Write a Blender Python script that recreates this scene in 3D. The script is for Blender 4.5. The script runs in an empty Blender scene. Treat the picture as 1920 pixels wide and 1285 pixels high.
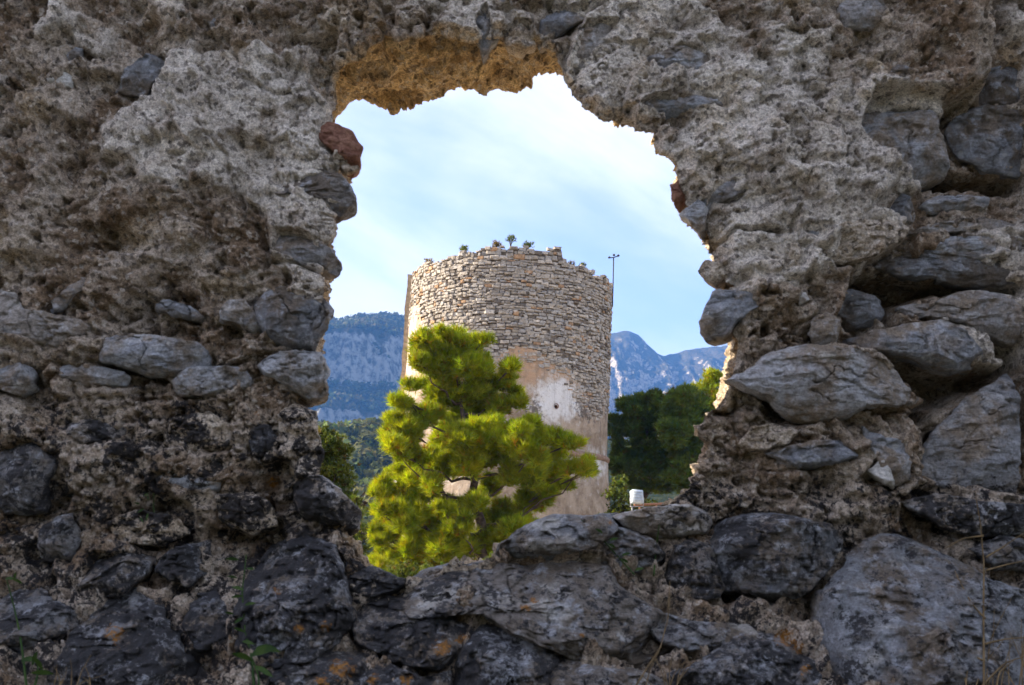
import bpy, math, random
import numpy as np
from mathutils import Vector

random.seed(7)
rng = np.random.default_rng(7)
scene = bpy.context.scene
COL = scene.collection

# ------------------------------------------------------------------ camera, sky, sun, exposure
EYE = 1.6
FPX = 1867.0                       # focal length in pixels of the 1920 px wide photograph
TANP = 357.5 / FPX                 # the horizon lies 357.5 px under the middle
PITCH = math.atan(TANP)
CP, SP = math.cos(PITCH), math.sin(PITCH)
cam_d = bpy.data.cameras.new('camera')
cam_d.sensor_width = 36.0
cam_d.lens = 36.0 * FPX / 1920.0
cam_d.clip_start = 0.05
cam_d.clip_end = 20000
cam_d.dof.use_dof = True
cam_d.dof.focus_distance = 7.5
cam_d.dof.aperture_fstop = 9.0
cam = bpy.data.objects.new('camera', cam_d)
cam.location = (0, 0, EYE)
cam.rotation_euler = (math.pi / 2 + PITCH, 0, 0)
COL.objects.link(cam)
scene.camera = cam

SUN_EL, SUN_AZ = math.radians(27), math.radians(-80)     # azimuth from +Y towards +X
sdir = Vector((math.sin(SUN_AZ) * math.cos(SUN_EL), math.cos(SUN_AZ) * math.cos(SUN_EL), math.sin(SUN_EL)))
world = bpy.data.worlds.new('World')
scene.world = world
world.use_nodes = True


def N(nt, kind, **kw):
    n = nt.nodes.new(kind)
    for k, v in kw.items():
        if k == 'ins':
            for i, val in v.items():
                n.inputs[i].default_value = val
        else:
            setattr(n, k, v)
    return n


def build_world():
    nt = world.node_tree
    L = nt.links.new
    bg = nt.nodes['Background']
    sky = N(nt, 'ShaderNodeTexSky', sky_type='NISHITA', sun_disc=False, sun_elevation=SUN_EL,
            sun_rotation=SUN_AZ, altitude=100, air_density=1.0, dust_density=1.6, ozone_density=2.2)
    tc = N(nt, 'ShaderNodeTexCoord')
    sep = N(nt, 'ShaderNodeSeparateXYZ')
    L(tc.outputs['Generated'], sep.inputs[0])
    zz = N(nt, 'ShaderNodeMath', operation='ADD', ins={1: 0.55})
    L(sep.outputs['Z'], zz.inputs[0])
    zc = N(nt, 'ShaderNodeMath', operation='MAXIMUM', ins={1: 0.05})
    L(zz.outputs[0], zc.inputs[0])
    ux = N(nt, 'ShaderNodeMath', operation='DIVIDE')
    uy = N(nt, 'ShaderNodeMath', operation='DIVIDE')
    L(sep.outputs['X'], ux.inputs[0]); L(zc.outputs[0], ux.inputs[1])
    L(sep.outputs['Y'], uy.inputs[0]); L(zc.outputs[0], uy.inputs[1])
    cmb = N(nt, 'ShaderNodeCombineXYZ')
    L(ux.outputs[0], cmb.inputs[0]); L(uy.outputs[0], cmb.inputs[1])
    mp = N(nt, 'ShaderNodeMapping', vector_type='TEXTURE')
    mp.inputs['Location'].default_value = (3.1, 1.7, 0.0)
    mp.inputs['Rotation'].default_value = (0, 0, math.radians(40))
    mp.inputs['Scale'].default_value = (2.5, 1.0, 1.0)
    L(cmb.outputs[0], mp.inputs['Vector'])
    n1 = N(nt, 'ShaderNodeTexNoise', ins={'Scale': 3.6, 'Detail': 9.0, 'Roughness': 0.56, 'Distortion': 0.3})
    L(mp.outputs[0], n1.inputs['Vector'])
    n2 = N(nt, 'ShaderNodeTexNoise', ins={'Scale': 3.0, 'Detail': 8.0, 'Roughness': 0.5, 'Distortion': 0.2})
    L(cmb.outputs[0], n2.inputs['Vector'])
    mixn = N(nt, 'ShaderNodeMath', operation='MULTIPLY_ADD', ins={1: 0.55})
    L(n2.outputs[0], mixn.inputs[0]); L(n1.outputs[0], mixn.inputs[2])
    rmp = N(nt, 'ShaderNodeMapRange', interpolation_type='SMOOTHSTEP',
            ins={'From Min': 0.54, 'From Max': 0.93, 'To Min': 0.08, 'To Max': 0.93})
    L(mixn.outputs[0], rmp.inputs['Value'])
    mix = N(nt, 'ShaderNodeMix', data_type='RGBA')
    L(rmp.outputs[0], mix.inputs['Factor'])
    tn = N(nt, 'ShaderNodeMix', data_type='RGBA', blend_type='MULTIPLY')
    tn.inputs['Factor'].default_value = 1.0
    tn.inputs['B'].default_value = (1.05, 0.95, 1.18, 1)
    L(sky.outputs[0], tn.inputs['A'])
    L(tn.outputs['Result'], mix.inputs['A'])
    mix.inputs['B'].default_value = (4.35, 4.4, 4.6, 1)
    L(mix.outputs['Result'], bg.inputs['Color'])
    bg.inputs['Strength'].default_value = 0.1


build_world()
sun_d = bpy.data.lights.new('sun', 'SUN')
sun_d.energy = 5.0
sun_d.angle = math.radians(0.5)
sun_d.color = (1.0, 0.88, 0.70)
sun = bpy.data.objects.new('sun', sun_d)
sun.rotation_euler = sdir.to_track_quat('Z', 'Y').to_euler()
sun.location = (-20, 10, 30)
COL.objects.link(sun)
vs = scene.view_settings
vs.view_transform = 'Standard'
vs.look = 'None'
vs.exposure = 1.78
vs.gamma = 1.0
scene.cycles.max_bounces = 6
scene.cycles.diffuse_bounces = 3
scene.cycles.transmission_bounces = 3
scene.cycles.volume_bounces = 0
scene.cycles.use_denoising = True
scene.cycles.use_adaptive_sampling = True
scene.cycles.adaptive_threshold = 0.02

# ------------------------------------------------------------------ helpers


def ray(px, py):
    px = np.asarray(px, float); py = np.asarray(py, float)
    u = (px - 960.0) / FPX
    v = (642.5 - py) / FPX
    return u, CP - v * SP, SP + v * CP


def at(px, py, Y):
    """world point on the plane y = Y behind pixel (px, py)"""
    a, b, c = ray(px, py)
    t = Y / b
    return np.stack([a * t, np.zeros_like(t) + Y, EYE + c * t], -1)


def to_px(P):
    x, y, z = P[..., 0], P[..., 1], P[..., 2] - EYE
    d = y * CP + z * SP
    return 960 + FPX * x / d, 642.5 - FPX * (z * CP - y * SP) / d


_G = rng.normal(size=(256, 3)); _G /= np.linalg.norm(_G, axis=1)[:, None]
_G = _G.astype(np.float32)
_PERM = rng.permutation(256).astype(np.int32)
_PERM = np.concatenate([_PERM, _PERM])
_R3 = rng.random((256, 3)).astype(np.float32)


def perlin(p):
    p = np.asarray(p, np.float32)
    i = np.floor(p).astype(np.int32)
    f = p - i
    i &= 255
    w = f * f * f * (f * (f * 6 - 15) + 10)
    out = 0
    for dx in (0, 1):
        hx = _PERM[(i[..., 0] + dx) & 255]
        wx = w[..., 0] if dx else 1 - w[..., 0]
        for dy in (0, 1):
            hy = _PERM[hx + ((i[..., 1] + dy) & 255)]
            wy = w[..., 1] if dy else 1 - w[..., 1]
            for dz in (0, 1):
                h = _PERM[hy + ((i[..., 2] + dz) & 255)]
                wz = w[..., 2] if dz else 1 - w[..., 2]
                g = _G[h]
                d = g[..., 0] * (f[..., 0] - dx) + g[..., 1] * (f[..., 1] - dy) + g[..., 2] * (f[..., 2] - dz)
                out = out + wx * wy * wz * d
    return out * 1.5


def fbm(p, octv=4, gain=0.5, kind='n'):
    p = np.asarray(p, np.float32)
    a, s, tot = 1.0, 0, 0
    for o in range(octv):
        n = perlin(p)
        if kind == 'b':
            n = np.abs(n) * 2 - 0.6
        elif kind == 'r':
            n = 0.6 - np.abs(n) * 2
        s = s + a * n
        tot += a
        a *= gain
        p = p * 2.03 + 17.3
    return s / tot


def worley(p):
    p = np.asarray(p, np.float32)
    i = np.floor(p).astype(np.int32)
    f = p - i
    best = np.full(p.shape[:-1], 9.0, np.float32)
    for dx in (-1, 0, 1):
        for dy in (-1, 0, 1):
            for dz in (-1, 0, 1):
                h = _PERM[_PERM[_PERM[(i[..., 0] + dx) & 255] + ((i[..., 1] + dy) & 255)] + ((i[..., 2] + dz) & 255)]
                o = _R3[h]
                d = (o[..., 0] + dx - f[..., 0]) ** 2 + (o[..., 1] + dy - f[..., 1]) ** 2 + (o[..., 2] + dz - f[..., 2]) ** 2
                best = np.minimum(best, d)
    return np.sqrt(best)


def cells2(u, v):
    """2-D cell noise: nearest distance, a random pair for the nearest cell, and the offset from its point"""
    u = np.asarray(u, np.float32); v = np.asarray(v, np.float32)
    iu = np.floor(u).astype(np.int32); iv = np.floor(v).astype(np.int32)
    fu = u - iu; fv = v - iv
    best = np.full(u.shape, 9.0, np.float32); sec = best.copy()
    g0 = np.zeros(u.shape, np.float32); g1 = g0.copy(); ou = g0.copy(); ov = g0.copy()
    for dx in (-1, 0, 1):
        for dy in (-1, 0, 1):
            h = _PERM[_PERM[(iu + dx) & 255] + ((iv + dy) & 255)]
            o = _R3[h]
            du = fu - o[..., 0] - dx; dv = fv - o[..., 1] - dy
            d = du * du + dv * dv
            m = d < best
            sec = np.where(m, best, np.minimum(sec, d))
            best = np.where(m, d, best)
            g0 = np.where(m, o[..., 2], g0); g1 = np.where(m, _R3[(h + 91) & 255][..., 0], g1)
            ou = np.where(m, du, ou); ov = np.where(m, dv, ov)
    return np.sqrt(best), np.sqrt(sec), g0 * 2 - 1, g1 * 2 - 1, ou, ov


def facet(u, v):
    """broken-stone relief: every cell a small tilted plane"""
    f1, f2, g0, g1, ou, ov = cells2(u, v)
    return g0 * ou + g1 * ov + 0.25 * g0


def sstep(a, b, x):
    t = np.clip((x - a) / (b - a), 0, 1)
    return t * t * (3 - 2 * t)


def poly_sd(poly, X, Z):
    """signed distance to a polygon, negative inside"""
    n = len(poly)
    d = np.full(X.shape, 1e9, np.float32)
    ins = np.zeros(X.shape, bool)
    for k in range(n):
        ax, az = poly[k]
        bx, bz = poly[(k + 1) % n]
        ex, ez = bx - ax, bz - az
        t = np.clip(((X - ax) * ex + (Z - az) * ez) / (ex * ex + ez * ez + 1e-12), 0, 1)
        d = np.minimum(d, (X - ax - t * ex) ** 2 + (Z - az - t * ez) ** 2)
        c = ((az > Z) != (bz > Z)) & (X < ex * (Z - az) / (ez + 1e-12) + ax)
        ins ^= c
    d = np.sqrt(d)
    return np.where(ins, -d, d)


def line_d(pts, X, Z):
    d = np.full(X.shape, 1e9, np.float32)
    for k in range(len(pts) - 1):
        ax, az = pts[k]; bx, bz = pts[k + 1]
        ex, ez = bx - ax, bz - az
        t = np.clip(((X - ax) * ex + (Z - az) * ez) / (ex * ex + ez * ez + 1e-12), 0, 1)
        d = np.minimum(d, (X - ax - t * ex) ** 2 + (Z - az - t * ez) ** 2)
    return np.sqrt(d)


def mesh(name, V, F, mat, parent=None, smooth=True, attrs=None):
    """one mesh object from vertex and face arrays (F: (n,3) or (n,4) array, or a list of such arrays)"""
    me = bpy.data.meshes.new(name)
    V = np.ascontiguousarray(V, np.float32).reshape(-1, 3)
    Fs = F if isinstance(F, list) else [F]
    Fs = [np.asarray(f, np.int32) for f in Fs if len(f)]
    loops = np.concatenate([f.ravel() for f in Fs])
    tot = np.concatenate([np.full(len(f), f.shape[1], np.int32) for f in Fs])
    start = np.concatenate([[0], np.cumsum(tot)[:-1]]).astype(np.int32)
    me.vertices.add(len(V)); me.vertices.foreach_set('co', V.ravel())
    me.loops.add(len(loops)); me.loops.foreach_set('vertex_index', loops)
    me.polygons.add(len(tot))
    me.polygons.foreach_set('loop_start', start)
    me.polygons.foreach_set('loop_total', tot)
    me.update(calc_edges=True)
    if not smooth:
        me.shade_flat()
    else:
        me.shade_smooth()
    if attrs:
        for k, v in attrs.items():
            a = me.attributes.new(k, 'FLOAT_COLOR', 'POINT')
            v = np.asarray(v, np.float32)
            if v.shape[1] == 3:
                v = np.concatenate([v, np.ones((len(v), 1), np.float32)], 1)
            a.data.foreach_set('color', np.ascontiguousarray(v).ravel())
    if mat:
        me.materials.append(mat)
    o = bpy.data.objects.new(name, me)
    COL.objects.link(o)
    if parent:
        o.parent = parent
        o.matrix_parent_inverse = parent.matrix_world.inverted() if False else o.matrix_parent_inverse
    return o


def tag(o, label=None, cat=None, group=None, kind=None):
    for k, v in (('label', label), ('category', cat), ('group', group), ('kind', kind)):
        if v:
            o[k] = v
    return o


def empty(name, label, cat, group=None):
    o = bpy.data.objects.new(name, None)
    o.empty_display_size = 0.2
    COL.objects.link(o)
    return tag(o, label, cat, group)


def grid_faces(nr, nc, wrap=True, flip=False):
    c = nc if wrap else nc - 1
    r, k = np.meshgrid(np.arange(nr - 1), np.arange(c), indexing='ij')
    k2 = (k + 1) % nc
    f = np.stack([r * nc + k, r * nc + k2, (r + 1) * nc + k2, (r + 1) * nc + k], -1).reshape(-1, 4)
    return f[:, ::-1] if flip else f


class MB:
    """collects vertices and faces"""

    def __init__(s):
        s.v, s.q, s.t, s.c, s.n = [], [], [], [], 0

    def add(s, V, q=None, t=None, col=None):
        V = np.asarray(V, np.float32)
        s.v.append(V)
        if q is not None:
            s.q.append(np.asarray(q) + s.n)
        if t is not None:
            s.t.append(np.asarray(t) + s.n)
        if col is not None:
            s.c.append(np.broadcast_to(np.asarray(col, np.float32), (len(V), 3)))
        s.n += len(V)

    def tube(s, pts, rad, n=7, col=None):
        pts = np.asarray(pts, float); rad = np.broadcast_to(np.asarray(rad, float), (len(pts),))
        tg = np.gradient(pts, axis=0)
        tg /= np.linalg.norm(tg, axis=1)[:, None] + 1e-9
        ref = np.array([0.31, 0.17, 0.93]) if abs(tg[0][2]) < 0.8 else np.array([0.93, 0.31, 0.17])
        a = np.cross(tg, ref); a /= np.linalg.norm(a, axis=1)[:, None] + 1e-9
        b = np.cross(tg, a)
        th = np.linspace(0, 2 * np.pi, n, endpoint=False)
        V = pts[:, None] + rad[:, None, None] * (np.cos(th)[None, :, None] * a[:, None] + np.sin(th)[None, :, None] * b[:, None])
        m = len(pts)
        V = np.concatenate([V.reshape(-1, 3), pts[:1], pts[-1:]])
        k = np.arange(n); k2 = (k + 1) % n
        t = np.concatenate([np.stack([k2, k, np.full(n, m * n)], 1),
                            np.stack([(m - 1) * n + k, (m - 1) * n + k2, np.full(n, m * n + 1)], 1)])
        s.add(V, grid_faces(m, n), t, col)

    def box(s, c, d, rot=0.0, col=None, bev=0.0):
        x, y, z = np.asarray(d) / 2.0
        b = bev
        if b:
            pts = []
            for (lx, ly, lz) in ((x - b, y - b, -z), (x, y, -z + b), (x, y, z - b), (x - b, y - b, z)):
                pts += [(-lx, -ly, lz), (lx, -ly, lz), (lx, ly, lz), (-lx, ly, lz)]
            V = np.array(pts)
            q = np.concatenate([grid_faces(4, 4), [[3, 2, 1, 0], [12, 13, 14, 15]]])
        else:
            V = np.array([(-x, -y, -z), (x, -y, -z), (x, y, -z), (-x, y, -z), (-x, -y, z), (x, -y, z), (x, y, z), (-x, y, z)])
            q = np.concatenate([grid_faces(2, 4), [[3, 2, 1, 0], [4, 5, 6, 7]]])
        cr, sr = math.cos(rot), math.sin(rot)
        V = np.stack([V[:, 0] * cr - V[:, 1] * sr, V[:, 0] * sr + V[:, 1] * cr, V[:, 2]], 1) + np.asarray(c)
        s.add(V, q, None, col)

    def build(s, name, mat, parent=None, smooth=True):
        F = ([np.concatenate(s.q)] if s.q else []) + ([np.concatenate(s.t)] if s.t else [])
        at_ = {'tint': np.concatenate(s.c)} if s.c else None
        return mesh(name, np.concatenate(s.v), F, mat, parent, smooth, at_)


# ------------------------------------------------------------------ materials


def new_mat(name, rough=0.9, spec=0.2):
    m = bpy.data.materials.new(name)
    m.use_nodes = True
    nt = m.node_tree
    b = nt.nodes['Principled BSDF']
    b.inputs['Roughness'].default_value = rough
    b.inputs['Specular IOR Level'].default_value = spec
    return m, nt, b


def noise(nt, vec, scale, detail=4.0, rough=0.55, dist=0.0):
    n = N(nt, 'ShaderNodeTexNoise', ins={'Scale': scale, 'Detail': detail, 'Roughness': rough, 'Distortion': dist})
    if vec is not None:
        nt.links.new(vec, n.inputs['Vector'])
    return n.outputs[0]


def rangen(nt, val, a, b, c=0.0, d=1.0, smooth=True):
    n = N(nt, 'ShaderNodeMapRange', ins={'From Min': a, 'From Max': b, 'To Min': c, 'To Max': d})
    if smooth:
        n.interpolation_type = 'SMOOTHSTEP'
    nt.links.new(val, n.inputs['Value'])
    return n.outputs[0]


def mixc(nt, fac, A, B, mode='MIX'):
    n = N(nt, 'ShaderNodeMix', data_type='RGBA', blend_type=mode)
    for sock, v in (('Factor', fac), ('A', A), ('B', B)):
        if isinstance(v, (float, int)):
            n.inputs[sock].default_value = v
        elif isinstance(v, tuple):
            n.inputs[sock].default_value = (*v, 1)
        else:
            nt.links.new(v, n.inputs[sock])
    return n.outputs['Result']


def mathn(nt, op, a, b=None):
    n = N(nt, 'ShaderNodeMath', operation=op)
    for i, v in enumerate((a, b)):
        if v is None:
            continue
        if isinstance(v, (float, int)):
            n.inputs[i].default_value = v
        else:
            nt.links.new(v, n.inputs[i])
    return n.outputs[0]


def attr(nt, name):
    return N(nt, 'ShaderNodeAttribute', attribute_name=name)


def bump(nt, b, h, strength, dist):
    n = N(nt, 'ShaderNodeBump', ins={'Strength': strength, 'Distance': dist})
    nt.links.new(h, n.inputs['Height'])
    nt.links.new(n.outputs[0], b.inputs['Normal'])


def wall_material(name, kind, tone=1.0):
    """kind 'mortar' or 'stone'. The attribute 'mask' holds black lichen and foot shade, orange lichen, pale lime skin, ochre and soffit glow."""
    m, nt, b = new_mat(name, 0.92, 0.15)
    geo = N(nt, 'ShaderNodeNewGeometry')
    P = geo.outputs['Position']
    mk = attr(nt, 'mask')
    sp = N(nt, 'ShaderNodeSeparateColor')
    nt.links.new(mk.outputs['Color'], sp.inputs[0])
    R, G, B, A = sp.outputs[0], sp.outputs[1], sp.outputs[2], mk.outputs['Alpha']
    if kind == 'mortar':
        big = noise(nt, P, 7, 5, 0.6)
        c = mixc(nt, rangen(nt, big, 0.36, 0.62), (0.235, 0.175, 0.12), (0.50, 0.46, 0.42))
        mid = noise(nt, P, 26, 5, 0.65)
        c = mixc(nt, rangen(nt, mid, 0.5, 0.66, 0, 0.7), c, (0.66, 0.58, 0.48))
        c = mixc(nt, rangen(nt, mid, 0.44, 0.30, 0, 0.6), c, (0.15, 0.105, 0.07))
        c = mixc(nt, mathn(nt, 'MULTIPLY', rangen(nt, B, 0.5, 0.0), 0.55), c, mixc(nt, rangen(nt, big, 0.36, 0.62), (0.27, 0.19, 0.125), (0.52, 0.43, 0.33)))
        pale = mathn(nt, 'MULTIPLY', B, rangen(nt, noise(nt, P, 16, 6, 0.7), 0.30, 0.52))
        c = mixc(nt, pale, c, (0.84, 0.79, 0.72))
        oc = mixc(nt, rangen(nt, noise(nt, P, 15, 6, 0.7), 0.35, 0.62), (0.52, 0.35, 0.16), (0.90, 0.70, 0.40))  # ochre brightened to carry the soffit's golden bounce light
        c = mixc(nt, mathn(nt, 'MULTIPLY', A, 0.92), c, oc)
        # grains of sand and pebbles
        vo = N(nt, 'ShaderNodeTexVoronoi', ins={'Scale': 95.0, 'Randomness': 1.0})
        nt.links.new(P, vo.inputs['Vector'])
        gr = N(nt, 'ShaderNodeSeparateColor')
        nt.links.new(vo.outputs['Color'], gr.inputs[0])
        c = mixc(nt, rangen(nt, gr.outputs[0], 0.72, 0.95, 0, 0.65), c, (0.07, 0.06, 0.055))
        c = mixc(nt, rangen(nt, gr.outputs[1], 0.78, 0.97, 0, 0.6), c, (0.62, 0.58, 0.52))
        fine = noise(nt, P, 190, 4, 0.7)
        c = mixc(nt, rangen(nt, fine, 0.3, 0.7, 0.0, 1.0), mixc(nt, 1.0, c, (0.45, 0.42, 0.4), 'MULTIPLY'),
                 mixc(nt, 1.0, c, (1.3, 1.28, 1.24), 'MULTIPLY'))
        hb = mathn(nt, 'ADD', mathn(nt, 'MULTIPLY', fine, 0.6), mathn(nt, 'MULTIPLY', noise(nt, P, 70, 6, 0.7), 1.0))
        hb = mathn(nt, 'ADD', hb, mathn(nt, 'MULTIPLY', vo.outputs['Distance'], 0.35))
        bump(nt, b, hb, 1.0, 0.010)
    else:
        oi = N(nt, 'ShaderNodeObjectInfo')
        rnd = oi.outputs['Random']
        big = noise(nt, P, 9, 6, 0.6, 0.6)
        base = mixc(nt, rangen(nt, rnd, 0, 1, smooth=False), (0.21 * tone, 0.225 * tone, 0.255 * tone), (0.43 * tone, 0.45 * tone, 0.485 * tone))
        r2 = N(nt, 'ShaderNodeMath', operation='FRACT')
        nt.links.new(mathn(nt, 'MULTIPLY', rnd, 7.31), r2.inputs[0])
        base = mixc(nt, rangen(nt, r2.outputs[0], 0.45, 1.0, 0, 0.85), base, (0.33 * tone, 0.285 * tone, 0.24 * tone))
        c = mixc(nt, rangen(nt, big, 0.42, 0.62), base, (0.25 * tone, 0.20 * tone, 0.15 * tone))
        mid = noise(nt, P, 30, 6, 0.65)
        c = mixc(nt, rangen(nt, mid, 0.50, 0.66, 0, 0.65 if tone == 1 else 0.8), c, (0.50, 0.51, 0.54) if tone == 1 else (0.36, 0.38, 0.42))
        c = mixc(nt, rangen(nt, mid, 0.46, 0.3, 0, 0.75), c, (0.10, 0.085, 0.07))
        c = mixc(nt, B, c, (0.62, 0.61, 0.58))
        crust = mixc(nt, rangen(nt, noise(nt, P, 60, 5, 0.7), 0.35, 0.65), (0.20, 0.15, 0.11), (0.46, 0.39, 0.32))
        c = mixc(nt, rangen(nt, noise(nt, P, 13, 7, 0.68), 0.57, 0.65, 0, 0.75 * tone), c, crust)
        fine = noise(nt, P, 160, 4, 0.7)
        c = mixc(nt, rangen(nt, fine, 0.3, 0.7), mixc(nt, 1.0, c, (0.66, 0.66, 0.66), 'MULTIPLY'),
                 mixc(nt, 1.0, c, (1.25, 1.25, 1.25), 'MULTIPLY'))
        st = N(nt, 'ShaderNodeMapping')
        st.inputs['Scale'].default_value = (0.6, 1, 2.6)
        st.inputs['Rotation'].default_value = (0.3, 0.25, 0.2)
        nt.links.new(P, st.inputs['Vector'])
        # pale crustose lichen in small rosettes
        vo = N(nt, 'ShaderNodeTexVoronoi', ins={'Scale': 38.0, 'Randomness': 1.0})
        nt.links.new(P, vo.inputs['Vector'])
        vc = N(nt, 'ShaderNodeSeparateColor')
        nt.links.new(vo.outputs['Color'], vc.inputs[0])
        sp_ = mathn(nt, 'ADD', vo.outputs['Distance'], mathn(nt, 'MULTIPLY', mathn(nt, 'SUBTRACT', fine, 0.5), 0.5))
        sp_ = mathn(nt, 'MULTIPLY', rangen(nt, sp_, 0.34, 0.22), rangen(nt, vc.outputs[0], 0.70, 0.85, 0, 0.4))
        c = mixc(nt, mathn(nt, 'MULTIPLY', sp_, rangen(nt, noise(nt, P, 5, 3, 0.5), 0.42, 0.6)), c, (0.50, 0.50, 0.47))
        b.inputs['Roughness'].default_value = 0.72
        b.inputs['Specular IOR Level'].default_value = 0.4
        hb = mathn(nt, 'ADD', mathn(nt, 'MULTIPLY', fine, 0.3), noise(nt, st.outputs[0], 34, 8, 0.70, 0.4))
        bump(nt, b, hb, 1.0, 0.014)
    if kind == 'stone':
        c = mixc(nt, A, c, mixc(nt, rangen(nt, noise(nt, P, 40, 5, 0.7), 0.4, 0.62), (0.20, 0.085, 0.055), (0.31, 0.16, 0.105)))
    lf = noise(nt, P, 75, 6, 0.75)
    lm = mathn(nt, 'ADD', R, mathn(nt, 'MULTIPLY', mathn(nt, 'SUBTRACT', lf, 0.5), 2.2))
    lm = rangen(nt, lm, 0.33, 0.52, 0, 0.95)
    c = mixc(nt, lm, c, (0.024, 0.024, 0.028))
    om = mathn(nt, 'ADD', G, mathn(nt, 'MULTIPLY', mathn(nt, 'SUBTRACT', lf, 0.5), 2.4))
    c = mixc(nt, rangen(nt, om, 0.5, 0.8, 0, 0.9), c, mixc(nt, rangen(nt, fine, 0.35, 0.65), (0.20, 0.085, 0.015), (0.42, 0.19, 0.03)))
    nt.links.new(c, b.inputs['Base Color'])
    return m


M = {}
M['mortar'] = wall_material('lime_mortar', 'mortar')
M['stone'] = wall_material('limestone', 'stone', 1.0)
M['dark_or_shaded_stone'] = wall_material('dark_or_shaded_limestone', 'stone', 0.55)  # for dark stones; also paints shade into the boulders at the foot


def simple(name, c1, c2, scale, rough=0.85, bumpd=0.0, detail=5.0, use_tint=False, translucent=0.0, spec=0.2, metallic=0.0):
    m, nt, b = new_mat(name, rough, spec)
    b.inputs['Metallic'].default_value = metallic
    geo = N(nt, 'ShaderNodeNewGeometry')
    n = noise(nt, geo.outputs['Position'], scale, detail, 0.6)
    c = mixc(nt, rangen(nt, n, 0.34, 0.66), c1, c2)
    if use_tint:
        c = mixc(nt, 1.0, c, attr(nt, 'tint').outputs['Color'], 'MULTIPLY')
    nt.links.new(c, b.inputs['Base Color'])
    if bumpd:
        bump(nt, b, n, 1.0, bumpd)
    if translucent:
        t = N(nt, 'ShaderNodeBsdfTranslucent')
        nt.links.new(mixc(nt, 1.0, c, (1.25, 1.2, 0.55), 'MULTIPLY'), t.inputs['Color'])
        mx = N(nt, 'ShaderNodeMixShader', ins={0: translucent})
        nt.links.new(b.outputs[0], mx.inputs[1]); nt.links.new(t.outputs[0], mx.inputs[2])
        nt.links.new(mx.outputs[0], nt.nodes['Material Output'].inputs['Surface'])
    return m


M['bark'] = simple('pine_bark', (0.04, 0.028, 0.02), (0.11, 0.08, 0.06), 9, 0.95, 0.02)
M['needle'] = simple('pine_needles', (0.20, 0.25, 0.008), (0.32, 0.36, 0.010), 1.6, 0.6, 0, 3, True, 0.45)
M['needle_shaded'] = simple('shaded_needles', (0.07, 0.115, 0.02), (0.14, 0.19, 0.028), 1.2, 0.6, 0, 3, True, 0.3)  # darker copy of the needles with the tower's shade painted in
M['leaf'] = simple('shrub_leaf', (0.075, 0.105, 0.018), (0.15, 0.18, 0.03), 2.5, 0.6, 0, 3, True, 0.35)
M['weed'] = simple('weed_leaf', (0.03, 0.07, 0.02), (0.06, 0.11, 0.025), 30, 0.6, 0, 3, False, 0.3)
M['straw'] = simple('dry_straw', (0.10, 0.07, 0.035), (0.20, 0.14, 0.07), 40, 0.8)
M['steel'] = simple('galvanised_steel', (0.20, 0.20, 0.21), (0.32, 0.32, 0.33), 20, 0.55, 0, 4, False, 0, 0.5, 0.4)
M['dark_metal'] = simple('dark_metal', (0.03, 0.03, 0.032), (0.06, 0.055, 0.05), 20, 0.6)
M['rust'] = simple('rusty_pipe', (0.16, 0.07, 0.035), (0.26, 0.12, 0.06), 15, 0.8, 0.003)
M['white_paint'] = simple('white_paint', (0.34, 0.40, 0.46), (0.46, 0.51, 0.56), 14, 0.5, 0, 4, False, 0, 0.4)

# ------------------------------------------------------------------ the ruined wall with its broken opening
YF, YB = 2.40, 2.80                 # front face and back face


def depth_at(z):
    """distance of the wall's front from the camera at height z: the foot spreads towards the camera as rubble"""
    d = np.maximum(0.0, 1.56 - z)
    return YF - 1.25 * d * d / (d + 0.12)


def on_wall(px, py, h=0.0):
    """point on the wall front (h metres proud of it) behind pixel(s)"""
    px = np.asarray(px, float); py = np.asarray(py, float)
    Y = np.full(px.shape, YF)
    for _ in range(12):
        P = at(px, py, Y - h)
        Y = depth_at(P[..., 2])
    return at(px, py, Y - h)


SIL = [(640, 228), (690, 213), (705, 218), (730, 208), (760, 202), (800, 197), (835, 193), (850, 182), (865, 179), (880, 185),
       (900, 189), (915, 187), (922, 180), (932, 178), (940, 186), (975, 189), (985, 180), (1000, 178), (1003, 165), (1030, 158),
       (1065, 162), (1080, 185), (1110, 215), (1130, 232), (1150, 236), (1180, 250), (1218, 258), (1212, 275), (1220, 288),
       (1250, 298), (1260, 315), (1266, 345), (1268, 375), (1280, 390), (1292, 418), (1315, 445), (1320, 465), (1324, 490),
       (1318, 503), (1332, 525), (1355, 533), (1350, 548), (1345, 570), (1335, 598), (1345, 625), (1362, 638), (1345, 665), (1338, 700),
       (1342, 720), (1338, 745), (1312, 765), (1305, 790), (1290, 795), (1289, 815), (1300, 825), (1298, 845), (1290, 870),
       (1281, 895), (1278, 908), (1258, 920), (1240, 932), (1225, 947), (1150, 975), (1090, 985), (1040, 990), (985, 1005),
       (950, 1040), (935, 1062), (900, 1072), (850, 1070), (800, 1080), (760, 1092), (735, 1080), (700, 1050), (688, 1020), (668, 1000),
       (660, 960), (632, 925), (600, 898), (592, 880), (600, 850), (596, 820), (588, 790), (580, 748), (590, 740), (600, 690),
       (606, 660), (615, 610), (622, 580), (631, 550), (634, 520), (629, 505), (640, 480), (644, 450), (638, 415), (650, 392),
       (655, 375), (660, 345), (668, 330), (660, 312), (655, 300), (650, 275), (645, 250)]
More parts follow.
